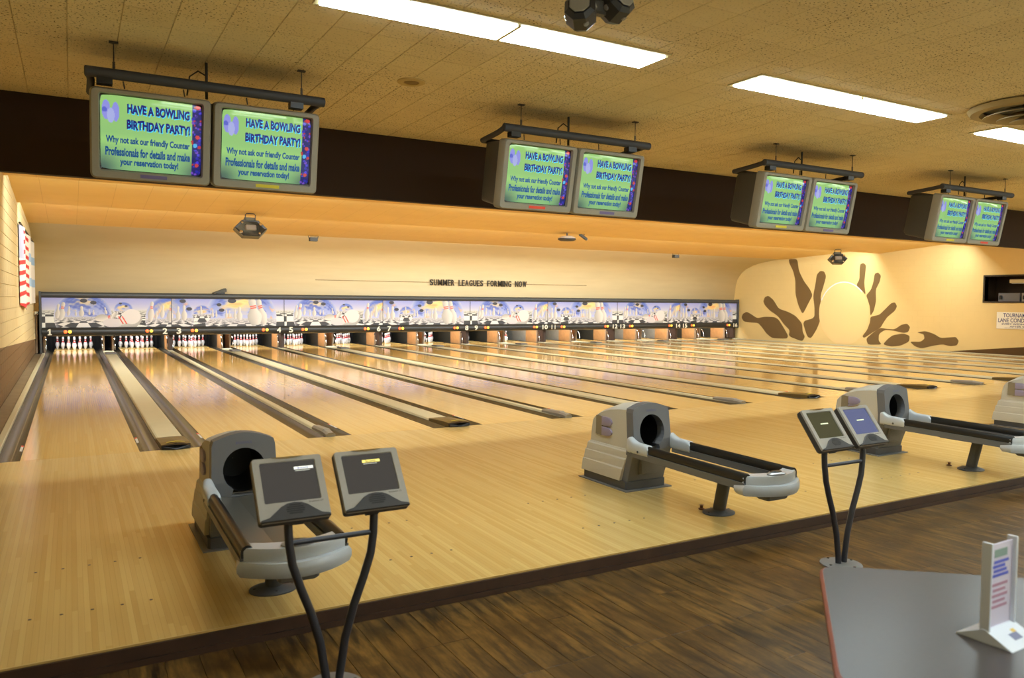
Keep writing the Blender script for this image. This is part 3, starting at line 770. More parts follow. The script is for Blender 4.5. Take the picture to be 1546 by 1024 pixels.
# left wall banner
def banner_img():
    ny, nx = 120, 90; X, Y = np.meshgrid(np.linspace(0, 1, nx), np.linspace(0, 1, ny))
    img = np.ones((ny, nx, 3))*np.array([236, 230, 216])
    left = X < .52
    u = np.abs(X/.52-.5)*2; ch = ((Y*7.6-u*.42*1.0) % 1.0) < .42
    img[left & ch & (Y > .04)] = (206, 52, 50)
    lb = left & (X < .12+.0*Y) & (Y < .42); img[lb] = (170, 170, 190)
    b = (~left) & (((Y > .26) & (Y < .38)) | ((Y > .62) & (Y < .74))); img[b] = (164, 196, 224)
    r = (~left) & (X > .64) & (X < .86) & (Y > .46) & (Y < .58) & (np.abs((X-.75)*2.2-(Y-.52)*3) % .3 < .12); img[r] = (222, 90, 90)
    return img
bn = tag(empty('wall_banner', (XL+.012, 12.7, 2.25)), 'cloth banner with red chevrons on white hung on the left wall', 'banner')
me = raster_mesh('banner_cloth', banner_img(), 6.2, 1.62, lambda x, y: np.stack([.035+.03*np.sin(x*2.3)+0*y, x, y-.10*np.clip(np.where(x < .1, .0, (x-.1)*-.9), -9, 9)*0+np.where((y < -.7) & (x < .1), -.12*(1-np.abs(x+1.5)/1.6), 0)], 1))
me.materials.append(mat('banner_print', (230, 230, 220), .8, vcol=True)); o = link('banner_cloth', me, bn); o.modifiers.new('s', 'SOLIDIFY').thickness = .006
MB().tube([(.03, -3.2, .83), (.03, 3.2, .83)], .02, 8).build('banner_rod', m_wire, bn)

# ------------------------------------------------------------------ overhead monitors
MW, MH, TILT = .805, .635, math.radians(11)
SW, SH = .675, .52     # screen
def bulge(x, y): return .03*(1-(x/(SW/2))**2*.5-(y/(SH/2))**2*.5)
def screen_img():
    ny, nx = 120, 150; X, Y = np.meshgrid(np.linspace(0, 1, nx), np.linspace(0, 1, ny)); r = np.random.RandomState(5)
    c1 = np.array([158, 212, 120.]); c2 = np.array([146, 200, 132.])
    img = c1+(c2-c1)*Y[..., None]
    band = np.exp(-((Y-.6)/.07)**2); img = img+(np.array([176, 232, 130])-img)*(band*.6)[..., None]
    for cx in (0., .98): d = np.exp(-(((X-cx)/.16)**2+((Y-1.0)/.2)**2)); img = img*(1-.55*d[..., None])+np.array([60, 60, 130])*.3*d[..., None]
    st = X > .9; img[st] = (26, 22, 112)
    for k in range(60):
        cx, cy, rr = r.uniform(.905, .995), r.uniform(0, 1), r.uniform(.006, .018); col = [(70, 60, 230), (40, 34, 180), (190, 46, 60), (120, 70, 200), (60, 40, 150)][k % 5]
        img[(np.hypot(X-cx, (Y-cy)*.74) < rr)] = col
    for cx, cy, rr, col in ((.935, .57, .022, (90, 190, 250)), (.965, .03, .025, (220, 50, 60)), (.96, .45, .022, (210, 60, 70)), (.955, .85, .02, (200, 60, 70))):
        img[np.hypot(X-cx, (Y-cy)*.74) < rr] = col
    # pale violet splash behind where the party picture sits
    m = (((X-.055)/.04)**2+((Y-.2)/.13)**2 < 1) | (((X-.145)/.035)**2+((Y-.22)/.13)**2 < 1); img[m] = (150, 152, 238)
    m = (((X-.1)/.036)**2+((Y-.27)/.1)**2 < 1); img[m] = (176, 184, 240)
    m = (((X-.04)/.026)**2+((Y-.2)/.035)**2 < 1); img[m] = (96, 104, 214)
    return img
scr_me = raster_mesh('screen', screen_img(), SW, SH, lambda x, y: np.stack([x, -bulge(x, y), y], 1))
scr_me.materials.append(mat('screen_glow', (120, 180, 100), .06, vcol='emit', es=.52, spec=.5))
scr_me.polygons.foreach_set('use_smooth', [True]*len(scr_me.polygons))
for nd in MATS['screen_glow'].node_tree.links[:]:
    if nd.to_socket.name == 'Base Color': MATS['screen_glow'].node_tree.links.remove(nd)
MATS['screen_glow'].node_tree.nodes['Principled BSDF'].inputs['Base Color'].default_value = (.02, .03, .02, 1)
def on_screen(s, cx, cy, w_, h_, off, m, push, jumble=False):
    me = fit_text(s, w_*SW, h_*SH, off); a = me_np(me)
    x = a[:, 0]+(cx-.5)*SW; y = a[:, 1]+(.5-cy)*SH
    if jumble: y = y+.004*np.sin(x*75)
    set_np(me, np.stack([x, -bulge(x, y)-push, y], 1)); me.materials.clear(); me.materials.append(m); return me
texts = []
for s, cx, cy, w_, h_, off, m, j in (('HAVE A BOWLING', .565, .16, .62, .13, .05, m_navy, 1), ('BIRTHDAY PARTY!', .565, .37, .63, .13, .05, m_navy, 1),
        ('Why not ask our friendly Counter', .465, .60, .83, .122, .04, m_teal, 0), ('Professionals for details and make', .465, .75, .84, .122, .04, m_teal, 0), ('your reservation today!', .475, .895, .58, .122, .04, m_teal, 0)):
    texts.append(on_screen(s, cx, cy, w_, h_, off, m, .0025, j))
    if j: texts.append(on_screen(s, cx+.008, cy+.012, w_, h_, off, m_cyan, .0015, j))
def rrect(w_, h_, r, n=4):
    p = []
    for cx, cy, a0 in ((w_/2-r, h_/2-r, 0), (-w_/2+r, h_/2-r, 90), (-w_/2+r, -h_/2+r, 180), (w_/2-r, -h_/2+r, 270)):
        for i in range(n+1): a = math.radians(a0+90*i/n); p.append((cx+r*math.cos(a), cy+r*math.sin(a)))
    return p
def bezel_mesh():
    o, o2, i1, i2 = rrect(MW, MH, .035), rrect(MW-.02, MH-.02, .03), rrect(SW+.026, SH+.026, .02), rrect(SW+.008, SH+.008, .012)
    mb = MB(); n = len(o)
    i2 = [(x, y) for x, y in i2]
    sh = lambda p: [(x, y+.012) for x, y in p]
    R = [[(x, .11, y) for x, y in o], [(x, .012, y) for x, y in o], [(x, -.004, y) for x, y in o2], [(x, -.004, y) for x, y in sh(i1)], [(x, .022, y) for x, y in sh(i2)], [(x, .05, y) for x, y in sh(i2)]]
    mb.rings(R, cap=False)
    return mb.mesh('bezel', m_mon, 35)
bez = bezel_mesh()
sur = MB().rings([[(x, .024, y+.012) for x, y in rrect(SW+.009, SH+.009, .012)], [(x, .03, y+.012) for x, y in rrect(SW-.012, SH-.012, .012)]], cap=False).mesh('screen_surround', m_black)
def housing_mesh():
    A, B, C2 = rrect(MW-.03, MH-.03, .03), rrect(MW-.06, MH-.07, .03), rrect(MW-.12, MH-.12, .03)
    return MB().rings([[(x, .10, y) for x, y in A], [(x, .42, y) for x, y in B], [(x, .47, y) for x, y in C2]]).mesh('housing', m_monb, 35)
hou = housing_mesh()
strips = {'violet': (104, 92, 132), 'yellow': (206, 186, 44), 'red': (222, 70, 48)}
strip_me = {c: MB().box(-.09, .09, -.0075, -.003, -.0125, .0125).mesh('label_strip', mat('strip_'+c, col, .5)) for c, col in strips.items()}
scol = ['violet', 'yellow', 'red', 'violet', 'yellow', 'violet', 'yellow', 'red']
proto = None
for p in range(4):
    cx = 1.408+p*PITCHX
    for s in (0, 1):
        k = 2*p+s
        t = empty('overhead_monitor', (cx+(-.411 if s == 0 else .411), -2.56, 2.77), (TILT, 0, 0))
        tag(t, '%s monitor with %s bezel strip, %s hanging pair from the left' % (('left', 'right')[s], scol[k], ORD[p]), 'monitor', 'hanging score monitors')
        link('bezel', bez, t); link('housing', hou, t); link('screen_surround', sur, t); sc = link('screen', scr_me, t, (0, .032, .012))
        for me in texts: link('screen_text', me, sc)
        link('label_strip', strip_me[scol[k]], t, (.01, 0, -.282))
    # hanger frame
    h = tag(empty('monitor_hanger', (cx, -2.56, ZC)), 'dark padded tube frame on chains above the %s monitor pair from the left' % ORD[p], 'hanger', 'monitor hangers')
    zb = -.225
    MB().tube([(-.845, -.08, zb), (-.84, -.08, zb), (.84, -.08, zb), (.845, -.08, zb)], [.025, .037, .037, .025], 14).build('front_tube', m_bar, h, smooth=50)
    MB().tube([(-.82, -.05, zb), (-.80, .1, zb-.01), (-.80, .42, zb-.03)], .026, 10).build('side_tube', m_bar, h, smooth=50)
    MB().tube([(.82, -.05, zb), (.80, .1, zb-.01), (.80, .42, zb-.03)], .026, 10).build('side_tube', m_bar, h, smooth=50)
    MB().tube([(-.80, .42, zb-.03), (.80, .42, zb-.03)], .026, 10).build('rear_tube', m_bar, h, smooth=50)
    for xx in (-.72, .62):
        MB().box(xx-.05, xx+.05, -.1, -.02, zb-.075, zb-.03).build('clamp', m_black, h)
    for xx in (-.66, .66):
        mb = MB().tube([(xx, -.08, zb+.03), (xx, -.08, 0)], .004, 6)
        for q in range(5): mb.box(xx-.009, xx+.009, -.084, -.076, zb+.03+q*.012, zb+.038+q*.012)
        mb.build('chain', m_wire, h)
        MB().box(xx-.03, xx+.03, -.1, -.06, -.008, 0).build('ceiling_plate', m_wire, h)
    MB().tube([(-.02, .1, zb-.05), (-.02, .1, 0)], .011, 8).build('conduit', m_wire, h)
    MB().tube([(-.02, .1, -.1), (-.08, .1, -.07), (-.14, .1, -.12), (-.16, .1, zb-.04)], .006, 6).build('cable', m_black, h)
    for xx in (-.6, -.2, .25, .6): MB().tube([(xx, -.03, zb-.03), (xx+.01, -.02, zb-.08)], .005, 6).build('hook', m_wire, h)

# ------------------------------------------------------------------ ball returns
m_face = mat('hood_face_grey', (104, 104, 106), .45, noise=(70, .06))
m_logo1 = mat('logo_violet', (150, 140, 166), .4); m_logo2 = mat('logo_taupe', (136, 124, 102), .5)
def prof_y(z):  # front of the hood at height z
    pts = [(0, -.24), (.08, -.245), (.36, -.335), (.46, -.335), (.8, -.295)]
    for (a, b), (c2, d) in zip(pts, pts[1:]):
        if z <= c2: return b+(d-b)*(z-a)/(c2-a)
    return pts[-1][1]
def face_mesh():
    hw = .205
    out = []
    for z in (.06, .14, .22, .3, .38, .46, .54, .62, .70): out.append((hw-.012*(abs(z-.38)/.38), z))
    top = [(hw-.02-i*(hw*2-.04)/12, .735+.05*math.sin(PI*i/12)) for i in range(13)]
    outline = out+top+[(-x, z) for x, z in reversed(out)]
    hole = [(.132*math.cos(a), .535+.148*math.sin(a)) for a in [-.32*PI+1.64*PI*i/22 for i in range(23)]]+[(-.085, .365), (.085, .365)]
    bm = bmesh.new()
    def loop(p):
        vs = [bm.verts.new((x, 0, z)) for x, z in p]; return [bm.edges.new((vs[i], vs[(i+1) % len(vs)])) for i in range(len(vs))]
    e = loop(outline)+loop(hole)
    bmesh.ops.triangle_fill(bm, edges=e, use_beauty=True)
    r = bmesh.ops.extrude_face_region(bm, geom=bm.faces[:]); mv = [q for q in r['geom'] if isinstance(q, bmesh.types.BMVert)]
    bmesh.ops.translate(bm, verts=mv, vec=(0, .09, 0))
    for v in bm.verts: v.co.y += prof_y(v.co.z)
    bmesh.ops.recalc_face_normals(bm, faces=bm.faces); me = bpy.data.meshes.new('front_face'); bm.to_mesh(me); bm.free(); me.materials.append(m_face); return me
def make_return():
    t = empty('ball_return', (1.403, -3.45, 0))
    # base
    MB().rings([[(x, y, z) for x, y in [(-.2, -.26), (.2, -.26), (.215, -.24), (.215, .36), (-.215, .36), (-.215, -.24)]] for z in (.0, .075)]).build('base', m_dkg, t)
    MB().box(-.25, .25, -.3, .4, 0, .008).build('base_plate', m_mdg, t)
    # upper side shell: profile across y,z
    up = [(.30, .36), (.285, .52), (.27, .60), (.235, .645), (.15, .70), (.02, .75), (-.13, .775), (-.235, .782), (-.245, .6), (-.255, .42), (-.255, .36)]
    def ftop(x): return .735+.05*math.sin(PI*max(0., min(1., (.185-x)/.37)))
    xs_ = [-.188, -.172, -.12, -.06, 0, .06, .12, .172, .188]
    us = MB().rings([[(x, y, z+(ftop(x)-(.006 if abs(x) < .18 else .016)-.78)*max(0., (z-.36)/.42)) for y, z in up] for x in xs_])
    drop = {k*11+q for k in range(8) for q in (7, 8, 9)}      # open towards the mouth
    us.f = [f for q, f in enumerate(us.f) if q not in drop]; us.mi = us.mi[:len(us.f)]
    us.build('upper_shell', m_ltg, t, smooth=30)
    # stepped lower shell: four courses, each a little wider
    zs = [(.345, .374), (.28, .355), (.19, .285), (.075, .195)]
    for q, (z0, z1) in enumerate(zs):
        a = .192+.011*q; yb = .305+.022*q
        yf0, yf1 = prof_y(z0)+.075, prof_y(z1)+.075
        MB().rings([[(-a, yf0, z0), (a, yf0, z0), (a+.006, yb+.012, z0), (-a-.006, yb+.012, z0)], [(-a, yf1, z1-.012), (a, yf1, z1-.012), (a, yb, z1-.012), (-a, yb, z1-.012)], [(-a+.008, yf1, z1), (a-.008, yf1, z1), (a-.008, yb-.01, z1), (-a+.008, yb-.01, z1)]]).build('shell_step', m_ltg, t)
    f = link('front_face', face_mesh(), t)
    # lower knee bulge
    MB().rings([[(-.0+sx*w_, y, z) for sx, (w_, y, z) in zip((-1, 1, 1, -1), ((w0, -.30+dy, z0), (w0, -.30+dy, z0), (w0*.8, -.28+dy, z1), (w0*.8, -.28+dy, z1)))] for w0, dy, z0, z1 in ((.13, .06, .33, .12), (.11, -.03, .31, .15))]).build('knee_panel', m_face, t)
    # dark tunnel behind the mouth
    mb = MB(); ring = lambda y, k: [(k*.135*math.cos(a), y, .535+k*.15*math.sin(a)) for a in [2*PI*i/24 for i in range(24)]]
    mb.rings([ring(-.30, 1.01), ring(.0, .98), ring(.1, .9), ring(.101, .01)], cap=False); mb.build('tunnel', m_black, t, smooth=50)
    me = fit_text('BRUNSWICK', .10, .017, .012); me.materials.clear(); me.materials.append(mat('hood_text', (88, 90, 128), .4)); link('maker_name', me, f, (0, prof_y(.71)-.004, .683), (PI/2-.1, 0, 0))
    # side logos
    for s in (-1, 1):
        lg = empty  # logo parts sit on the shell
        flag = [(.215, .445), (.19, .438), (.165, .442), (.14, .435), (.12, .437), (.12, .62), (.15, .618), (.18, .624), (.21, .618)]
        MB().rings([[(s*.186, y, z) for y, z in flag], [(s*.197, y, z) for y, z in flag]]).build('logo_flag', m_logo2, t)
        for (z0, z1) in ((.442, .525), (.535, .618)):
            c2 = (z0+z1)/2; rr = (z1-z0)/2
            b = [(.12, z0), (.06, z0)]+[(.055-.075*math.sin(PI*i/10)*1.0, c2-rr*math.cos(PI*i/10)) for i in range(11)]+[(.06, z1), (.12, z1)]
            MB().rings([[(s*.186, y, z) for y, z in b], [(s*.203, y, z) for y, z in b], [(s*.206, .07+(y-.07)*.8, c2+(z-c2)*.8) for y, z in b]]).build('logo_wing', m_logo1, t, smooth=30)
    # the hood is a little lower than drawn above
    for ch in list(t.children):
        if ch.data and ch.name.split('.')[0] in ('upper_shell', 'shell_step', 'front_face', 'knee_panel', 'tunnel', 'logo_flag', 'logo_wing'):
            a = me_np(ch.data); a[:, 2] = .07+(a[:, 2]-.07)*.945; set_np(ch.data, a)
    # rack rails
    RX = .222; Y0, Y1 = -.36, -1.62
    for s in (-1, 1):
        pr = [(.032*math.cos(a), .042*math.sin(a)) for a in [2*PI*i/14 for i in range(14)]]
        MB().rings([[(s*RX+x, Y0-.12, .392+z) for x, z in pr], [(s*RX*1.04+x, Y1, .378+z) for x, z in pr]]).build('rack_rail', m_rail, t, smooth=50)
        ch = ((-.036, .372), (.036, .372), (.03, .318), (-.03, .318))
        MB().rings([[(s*RX+x, Y0, z) for x, z in ch], [(s*RX*1.04+x, Y1, z-.014) for x, z in ch]]).build('rail_channel', mat('rail_grey', (100, 102, 106), .4), t)
        # pale end bracket by the hood
        b = []
        for y, hh, ww in ((-.30, .075, .026), (-.325, .085, .032), (-.36, .064, .038), (-.40, .05, .041), (-.48, .048, .041), (-.55, .045, .041), (-.58, .02, .041)):
            sg_ = lambda v: math.copysign(abs(v)**.55, v)
            b.append([(s*RX+ww*sg_(math.cos(a)), y, .392+(hh if math.sin(a) > 0 else .05)*sg_(math.sin(a))) for a in [2*PI*i/18 for i in range(18)]])
        MB().rings(b).build('rail_bracket', m_ltp, t, smooth=50)
        MB().lathe([(.011, 0), (.009, .004), (.001, .005)], 10).xf(Matrix.Rotation(s*PI/2, 4, 'Y')).build('bracket_screw', m_dkg, t, (s*(RX+.041), -.46, .375))
    tr = ((-.19, .36), (-.17, .345), (-.05, .33), (.06, .34), (.06, .325), (-.05, .315), (-.19, .335))
    MB().rings([[(x, Y0+.06, z+.01) for x, z in tr], [(x, Y1, z) for x, z in tr]]).build('ball_tray', m_alu, t)
    MB().box(-.08, .08, -1.45, -.85, .275, .315).build('under_beam', m_mdg, t)
    # end cap
    def crescent(hw, y0, bow, thick):
        n = 14; o_ = []
        for i in range(n+1):
            u_ = -1+2*i/n; o_.append((hw*u_, y0-bow*(1-u_*u_)))
        for i in range(n+1):
            u_ = 1-2*i/n; o_.append((hw*u_*.94, y0+thick-bow*.82*(1-u_*u_)))
        return o_
    low, mid, topc = crescent(.268, -1.63, .13, .09), crescent(.282, -1.625, .15, .1), crescent(.262, -1.61, .105, .09)
    MB().rings([[(x, y, .272) for x, y in low], [(x, y, .295) for x, y in mid], [(x, y, .325) for x, y in mid], [(x, y, .345) for x, y in low]]).build('end_cap', m_ltp, t, smooth=50)
    MB().rings([[(x, y, .34) for x, y in topc], [(x, y, .392) for x, y in topc], [(x*.97, y+.004, .405) for x, y in topc]]).build('end_cap_top', m_ltp, t, smooth=40)
    MB().lathe([(.0, .0), (.07, 0), (.073, .01), (.06, .018), (.001, .02)], 20, 0.0, -1.665, .403, 1.15, .62).build('reset_panel', mat('reset_grey', (170, 170, 170), .3, .6), t, smooth=50)
    MB().lathe([(.05, .0), (.045, .005), (.001, .006)], 16, 0.0, -1.66, .421, 1.1, .58).build('reset_button', m_black, t, smooth=50)
    MB().box(-.1, .1, -1.69, -1.57, .225, .274, c=.012).build('sensor_box', m_mdg, t)
    # post
    MB().tube([(0, -1.12, .012), (0, -1.18, .29)], .048, 14).build('post', m_dkg, t, smooth=50)
    fb = MB().lathe([(.13, 0), (.13, .008), (.10, .018), (.05, .03)], 24, 0, -1.12, 0, 1., .85); fb.build('foot', m_dkg, t, smooth=40)
    for x, y in ((-.1, -1.12), (.1, -1.12), (0, -1.2), (0, -1.04)): MB().lathe([(.009, .012), (.009, .02)], 8, x, y).build('bolt', m_black, t)
    return t
br = make_return()
for k in range(4):
    t = br if k == 0 else copy_tree(br)
    t.location = (1.403+k*PITCHX, -3.45, 0)
    tag(t, ['ball return with grey hood and rack standing nearest, behind the first score console', 'ball return with round mouth and rack in the middle of the approach', 'ball return with grey hood partly hidden behind the second score console', 'ball return cut off by the right edge of the picture'][k], 'ball return', 'ball returns on the approach')
h = MB().box(1.30, 1.46, -4.2, -3.86, .0005, .003).build('floor_hatch', m_app); tag(h, 'small wooden access panel in the approach beside the nearest ball return', 'panel')
for q in (0, 1):
    p = px((1059, 1433)[q], (769, 703)[q], 2, 0)
    o = MB().lathe([(.022, 0), (.026, .006), (.012, .012), (.012, .03), (.022, .034), (.001, .038)], 12, p.x, p.y).build('floor_stop', mat('rust_brown', (120, 74, 36), .5)); tag(o, 'small brown knob on the approach by the foot of the %s ball return' % ('middle', 'third')[q], 'knob')

# ------------------------------------------------------------------ score consoles
m_con = mat('console_bezel', (172, 167, 158), .4, noise=(70, .05)); m_cond = mat('console_dark', (60, 58, 58), .45); m_tubec = mat('stand_tube', (58, 58, 64), .28, .3)
def make_console(scr_cols, strip_cols):
    t = empty('score_console', (0, 0, ZF))
    MB().lathe([(.13, 0), (.13, .008), (.1, .014), (.05, .016)], 28).build('base_plate', m_mdg, t, smooth=40)
    for x, y in ((-.1, 0), (.1, 0), (0, .1), (0, -.1)): MB().lathe([(.008, .01), (.008, .018)], 8, x, y).build('bolt', m_black, t)
    for s in (-1, 1):
        pts = [(.028, 0), (.03, .04), (.055, .2), (.095, .34), (.14, .46), (.172, .56), (.185, .65), (.188, .72), (.186, .78)]
        sp = []
        for i in range(len(pts)-1):
            for q in range(3): f = q/3; sp.append((pts[i][0]*(1-f)+pts[i+1][0]*f, pts[i][1]*(1-f)+pts[i+1][1]*f))
        sp.append(pts[-1])
        MB().tube([(s*x, 0.03*max(0, z-.6), z+.012) for x, z in sp], .0185, 12).build('stand_tube', m_tubec, t, smooth=60)
    MB().tube([(-.18, .003, .665), (.18, .003, .665)], .012, 10).build('crossbar', m_tubec, t, smooth=60)
    for s in (-1, 1):
        c = MB(); w_, h_ = .295, .29
        o = rrect(w_, h_, .012, 3); i1 = [(x*1., y) for x, y in rrect(.235, .185, .006, 3)]
        up = lambda p: [(x, y+.03) for x, y in p]
        hd = MB().rings([[(x*.93, .055, y*.93) for x, y in o], [(x, .04, y) for x, y in o], [(x, .012, y) for x, y in o]]).build('console_back', m_cond, t)
        # the console leans back: face normal looks up towards the seats
        MBz = MB().rings([[(x, .012, y) for x, y in o], [(x*.985, .0, y*.985) for x, y in o], [(x, .0, y) for x, y in up(i1)], [(x*.985, .008, (y-.03)*.985+.03) for x, y in up(i1)]], cap=False)
        hd.location = (s*.176, -.005, .905); hd.rotation_euler = (-math.radians(37.6), 0, 0)
        MBz.build('console_bezel', m_con, hd)
        sc = MB().add([(-.118, .007, -.0625), (.118, .007, -.0625), (.118, .007, .1225), (-.118, .007, .1225)], [(0, 1, 2, 3)]).build('console_screen', mat('console_screen_%s' % scr_cols[s > 0], (30, 30, 30), .12, emit={'dark': (58, 56, 54), 'green': (62, 62, 42), 'blue': (84, 92, 128)}[scr_cols[s > 0]], es=.75), hd)
        sx = .03 if s < 0 else -.02
        if strip_cols[s > 0]:
            col, tc = strip_cols[s > 0]
            MB().add([(sx-.005, .0064, .083), (sx+.077, .0064, .083), (sx+.077, .0064, .096), (sx-.005, .0064, .096)], [(0, 1, 2, 3)]).build('screen_strip', mat('screen_strip_%d' % sum(col), col, .4, emit=col, es=.8), hd)
            me = fit_text('Brunswick', .048, .0095, .015); me.materials.clear(); me.materials.append(mat('strip_text_%d' % sum(tc), tc, .4)); link('strip_text', me, hd, (sx+.034, .0058, .0895), (PI/2, 0, 0))
            MB().add([(sx-.002, .0062, .0755), (sx+.062, .0062, .0755), (sx+.062, .0062, .0785), (sx-.002, .0062, .0785)], [(0, 1, 2, 3)]).build('screen_underline', mat('strip_sub', (190, 190, 180), .4, emit=(190, 190, 180), es=.4), hd)
        else:
            MB().add([(-.03, .0064, .035), (.04, .0064, .035), (.04, .0064, .043), (-.03, .0064, .043)], [(0, 1, 2, 3)]).build('screen_strip', mat('screen_strip_pale', (190, 200, 160), .4, emit=(190, 200, 170), es=.7), hd)
        me = fit_text('Brunswick CT', .06, .007, .01); me.materials.clear(); me.materials.append(m_black); link('maker_name', me, hd, (.093, -.0006, -.072), (PI/2, 0, 0))
        # dark lower hump with speaker slots
        hump = [(-.143, -.1435), (.143, -.1435), (.143, -.136), (.11, -.128), (.08, -.105), (.055, -.084), (.03, -.072), (0, -.068), (-.03, -.072), (-.055, -.084), (-.08, -.105), (-.11, -.128), (-.143, -.136)]
        MB().rings([[(x, .01, z) for x, z in hump], [(x, -.006, z) for x, z in hump], [(x*.96, -.009, -.107+(z+.107)*.94) for x, z in hump]]).build('speaker_hump', m_cond, hd)
        for q in range(5):
            zz = -.118+q*.009; ww = (.027, .036, .038, .034, .024)[q]
            MB().box(-ww, ww, -.0105, -.0085, zz-.0026, zz+.0026).build('speaker_slot', m_black, hd)
        lip = [(-.07, .143), (.07, .143), (.04, .136), (.0, .1335), (-.04, .136)]
        MB().rings([[(x, .02, z) for x, z in lip], [(x, -.0025, z) for x, z in lip]]).build('chrome_lip', m_chrome, hd)
        MB().box(s*-.012-.03, s*-.012+.03, .03, .07, -.14, -.09).build('mount', m_cond, hd)
    return t
c1 = make_console(('dark', 'dark'), (((214, 214, 206), (30, 90, 190)), ((224, 208, 110), (40, 50, 60))))
c1.location = (1.425, -5.615, ZF); tag(c1, 'twin screen score console on curved tube legs nearest the camera', 'score console', 'score consoles')
c2 = make_console(('green', 'blue'), (None, None)); c2.location = (4.785, -5.615, ZF); tag(c2, 'twin screen score console behind the grey table, right screen bluish', 'score console', 'score consoles')

# ------------------------------------------------------------------ table and tent sign
ZT = .645
pA, pB, pC = px(1238, 866, 2, ZT), px(1262, 1024, 2, ZT), px(1546, 872, 2, ZT)
pF = px(1290, 856, 2, ZT)
e1 = (pB-pA).normalized(); e2 = (pC-pF).normalized()
# corner = intersection of the far edge and the left edge
A2 = np.array([[e1.x, -e2.x], [e1.y, -e2.y]]); rhs = np.array([pF.x-pA.x, pF.y-pA.y]); sol = np.linalg.solve(A2, rhs)
corner = Vector((pA.x+e1.x*sol[0], pA.y+e1.y*sol[0], 0))
L1, L2 = .95, 1.5
quad = [corner, corner+e1*L1, corner+e1*L1+e2*L2, corner+e2*L2]
quad = [(p.x, p.y) for p in quad]
def round_quad(q, r, n=6):
    out = []
    for i in range(4):
        p, a, b = Vector(q[i]), Vector(q[i-1]), Vector(q[(i+1) % 4]); da, db = (a-p).normalized(), (b-p).normalized()
        s0, s1 = p+da*r, p+db*r
        for k in range(n+1): t_ = k/n; out.append(tuple((1-t_)**2*s0+2*t_*(1-t_)*p+t_*t_*s1))
    return out
cx = sum(p[0] for p in quad)/4; cy = sum(p[1] for p in quad)/4
tb = tag(empty('table', (cx, cy, ZF)), 'grey laminate table with reddish brown edge in the right foreground', 'table')
rq = [(x-cx, y-cy) for x, y in round_quad(quad, .075)]
zt = ZT-ZF
MB().rings([[(x*.985, y*.985, zt-.03) for x, y in rq], [(x*.985, y*.985, zt) for x, y in rq]]).build('table_top', mat('laminate_grey', (74, 68, 65), .3, spec=.22, noise=(90, .1)), tb)
MB().rings([[(x*.99, y*.99, zt-.031) for x, y in rq], [(x, y, zt-.026) for x, y in rq], [(x, y, zt-.006) for x, y in rq], [(x*.988, y*.988, zt-.0005) for x, y in rq], [(x*.984, y*.984, zt-.001) for x, y in rq]], cap=False).build('edge_band', mat('edge_red_brown', (142, 72, 54), .4), tb)
MB().tube([(0, 0, .02), (0, 0, zt-.03)], .05, 16).build('pedestal', m_dkg, tb, smooth=50)
MB().lathe([(.32, 0), (.32, .012), (.2, .025), (.06, .04)], 28).build('pedestal_foot', m_dkg, tb, smooth=40)
tp = px(1505, 962, 2, ZT)
tn = tag(empty('table_tent_sign', (tp.x, tp.y, ZT+.001), (0, 0, math.radians(-88))), 'white plastic table tent sign standing on the grey table', 'sign')
m_tw = mat('tent_white', (214, 218, 226), .35)
MB().prism([(-.078, 0), (.078, 0), (.006, .036), (-.006, .036)], 1, -.075, .075).build('tent_base', m_tw, tn)
for s in (-1, 1): MB().box(-.014, .014, s*.068-.004, s*.068+.004, .025, .285, c=.0015).build('tent_post', m_tw, tn)
MB().box(-.002, .002, -.064, .064, .03, .275).build('card', mat('card_paper', (206, 198, 216), .5), tn)
def mark(y0, y1, z0, z1, col, name):
    for s in (-1, 1): MB().box(s*.0022-.0004, s*.0022+.0004, y0, y1, z0, z1).build(name, mat('mark_%d_%d_%d' % col, col, .6), tn)
mark(-.035, .035, .235, .258, (128, 150, 142), 'card_mark')
for k in range(4): mark(-.042+.006*(k % 2), .045-.01*(k % 3), .178+k*.013, .187+k*.013, (88, 96, 190), 'card_mark')
for k in range(5): mark(-.044+.008*(k % 2), .042-.012*(k % 2), .088+k*.016, .096+k*.016, (172, 128, 150), 'card_mark')
def base_mark(x, y, sx, sy, col):
    z = .036*(1-(x-.006)/.072)+.0008
    MB().add([(x-sx, y-sy, z+.5*sx), (x+sx, y-sy, z-.5*sx), (x+sx, y+sy, z-.5*sx), (x-sx, y+sy, z+.5*sx)], [(0, 1, 2, 3)]).build('base_mark', mat('mark_%d_%d_%d' % col, col, .6), tn)
base_mark(.045, .01, .01, .022, (120, 122, 150)); base_mark(.03, .025, .005, .01, (214, 180, 90))

# ------------------------------------------------------------------ ceiling fittings
p = px(621, 123, 2, ZC)
t = tag(empty('ceiling_speaker', (p.x, p.y, ZC)), 'round cream ceiling speaker between the first two monitor pairs', 'speaker')
MB().lathe([(.115, 0), (.115, -.01), (.1, -.016), (.065, -.012), (.065, -.004)], 28).build('ring', mat('speaker_cream', (196, 168, 108), .6), t, smooth=40); MB().lathe([(.064, -.004), (.05, -.011), (.001, -.013)], 24).build('grille', mat('speaker_grille', (132, 108, 62), .7), t)
p = px(1548, 160, 2, ZC)
t = tag(empty('air_diffuser', (p.x, p.y, ZC-.003)), 'large round ceiling air diffuser with nested cones at the right edge', 'vent')
m_vent = mat('vent_cream', (168, 146, 100), .5)
MB().lathe([(.44, 0), (.46, -.012), (.43, -.05), (.36, -.055), (.33, -.02)], 36, cap=False).build('outer_ring', m_vent, t, smooth=40)
for r0, r1, z0, z1 in ((.2, .33, -.03, -.085), (.1, .22, -.06, -.115), (.03, .12, -.09, -.135)):
    MB().lathe([(r0, z0), (r1, z1), (r1, z1-.006), (r0, z0-.006)], 32, cap=False).build('cone', m_vent, t, smooth=40)
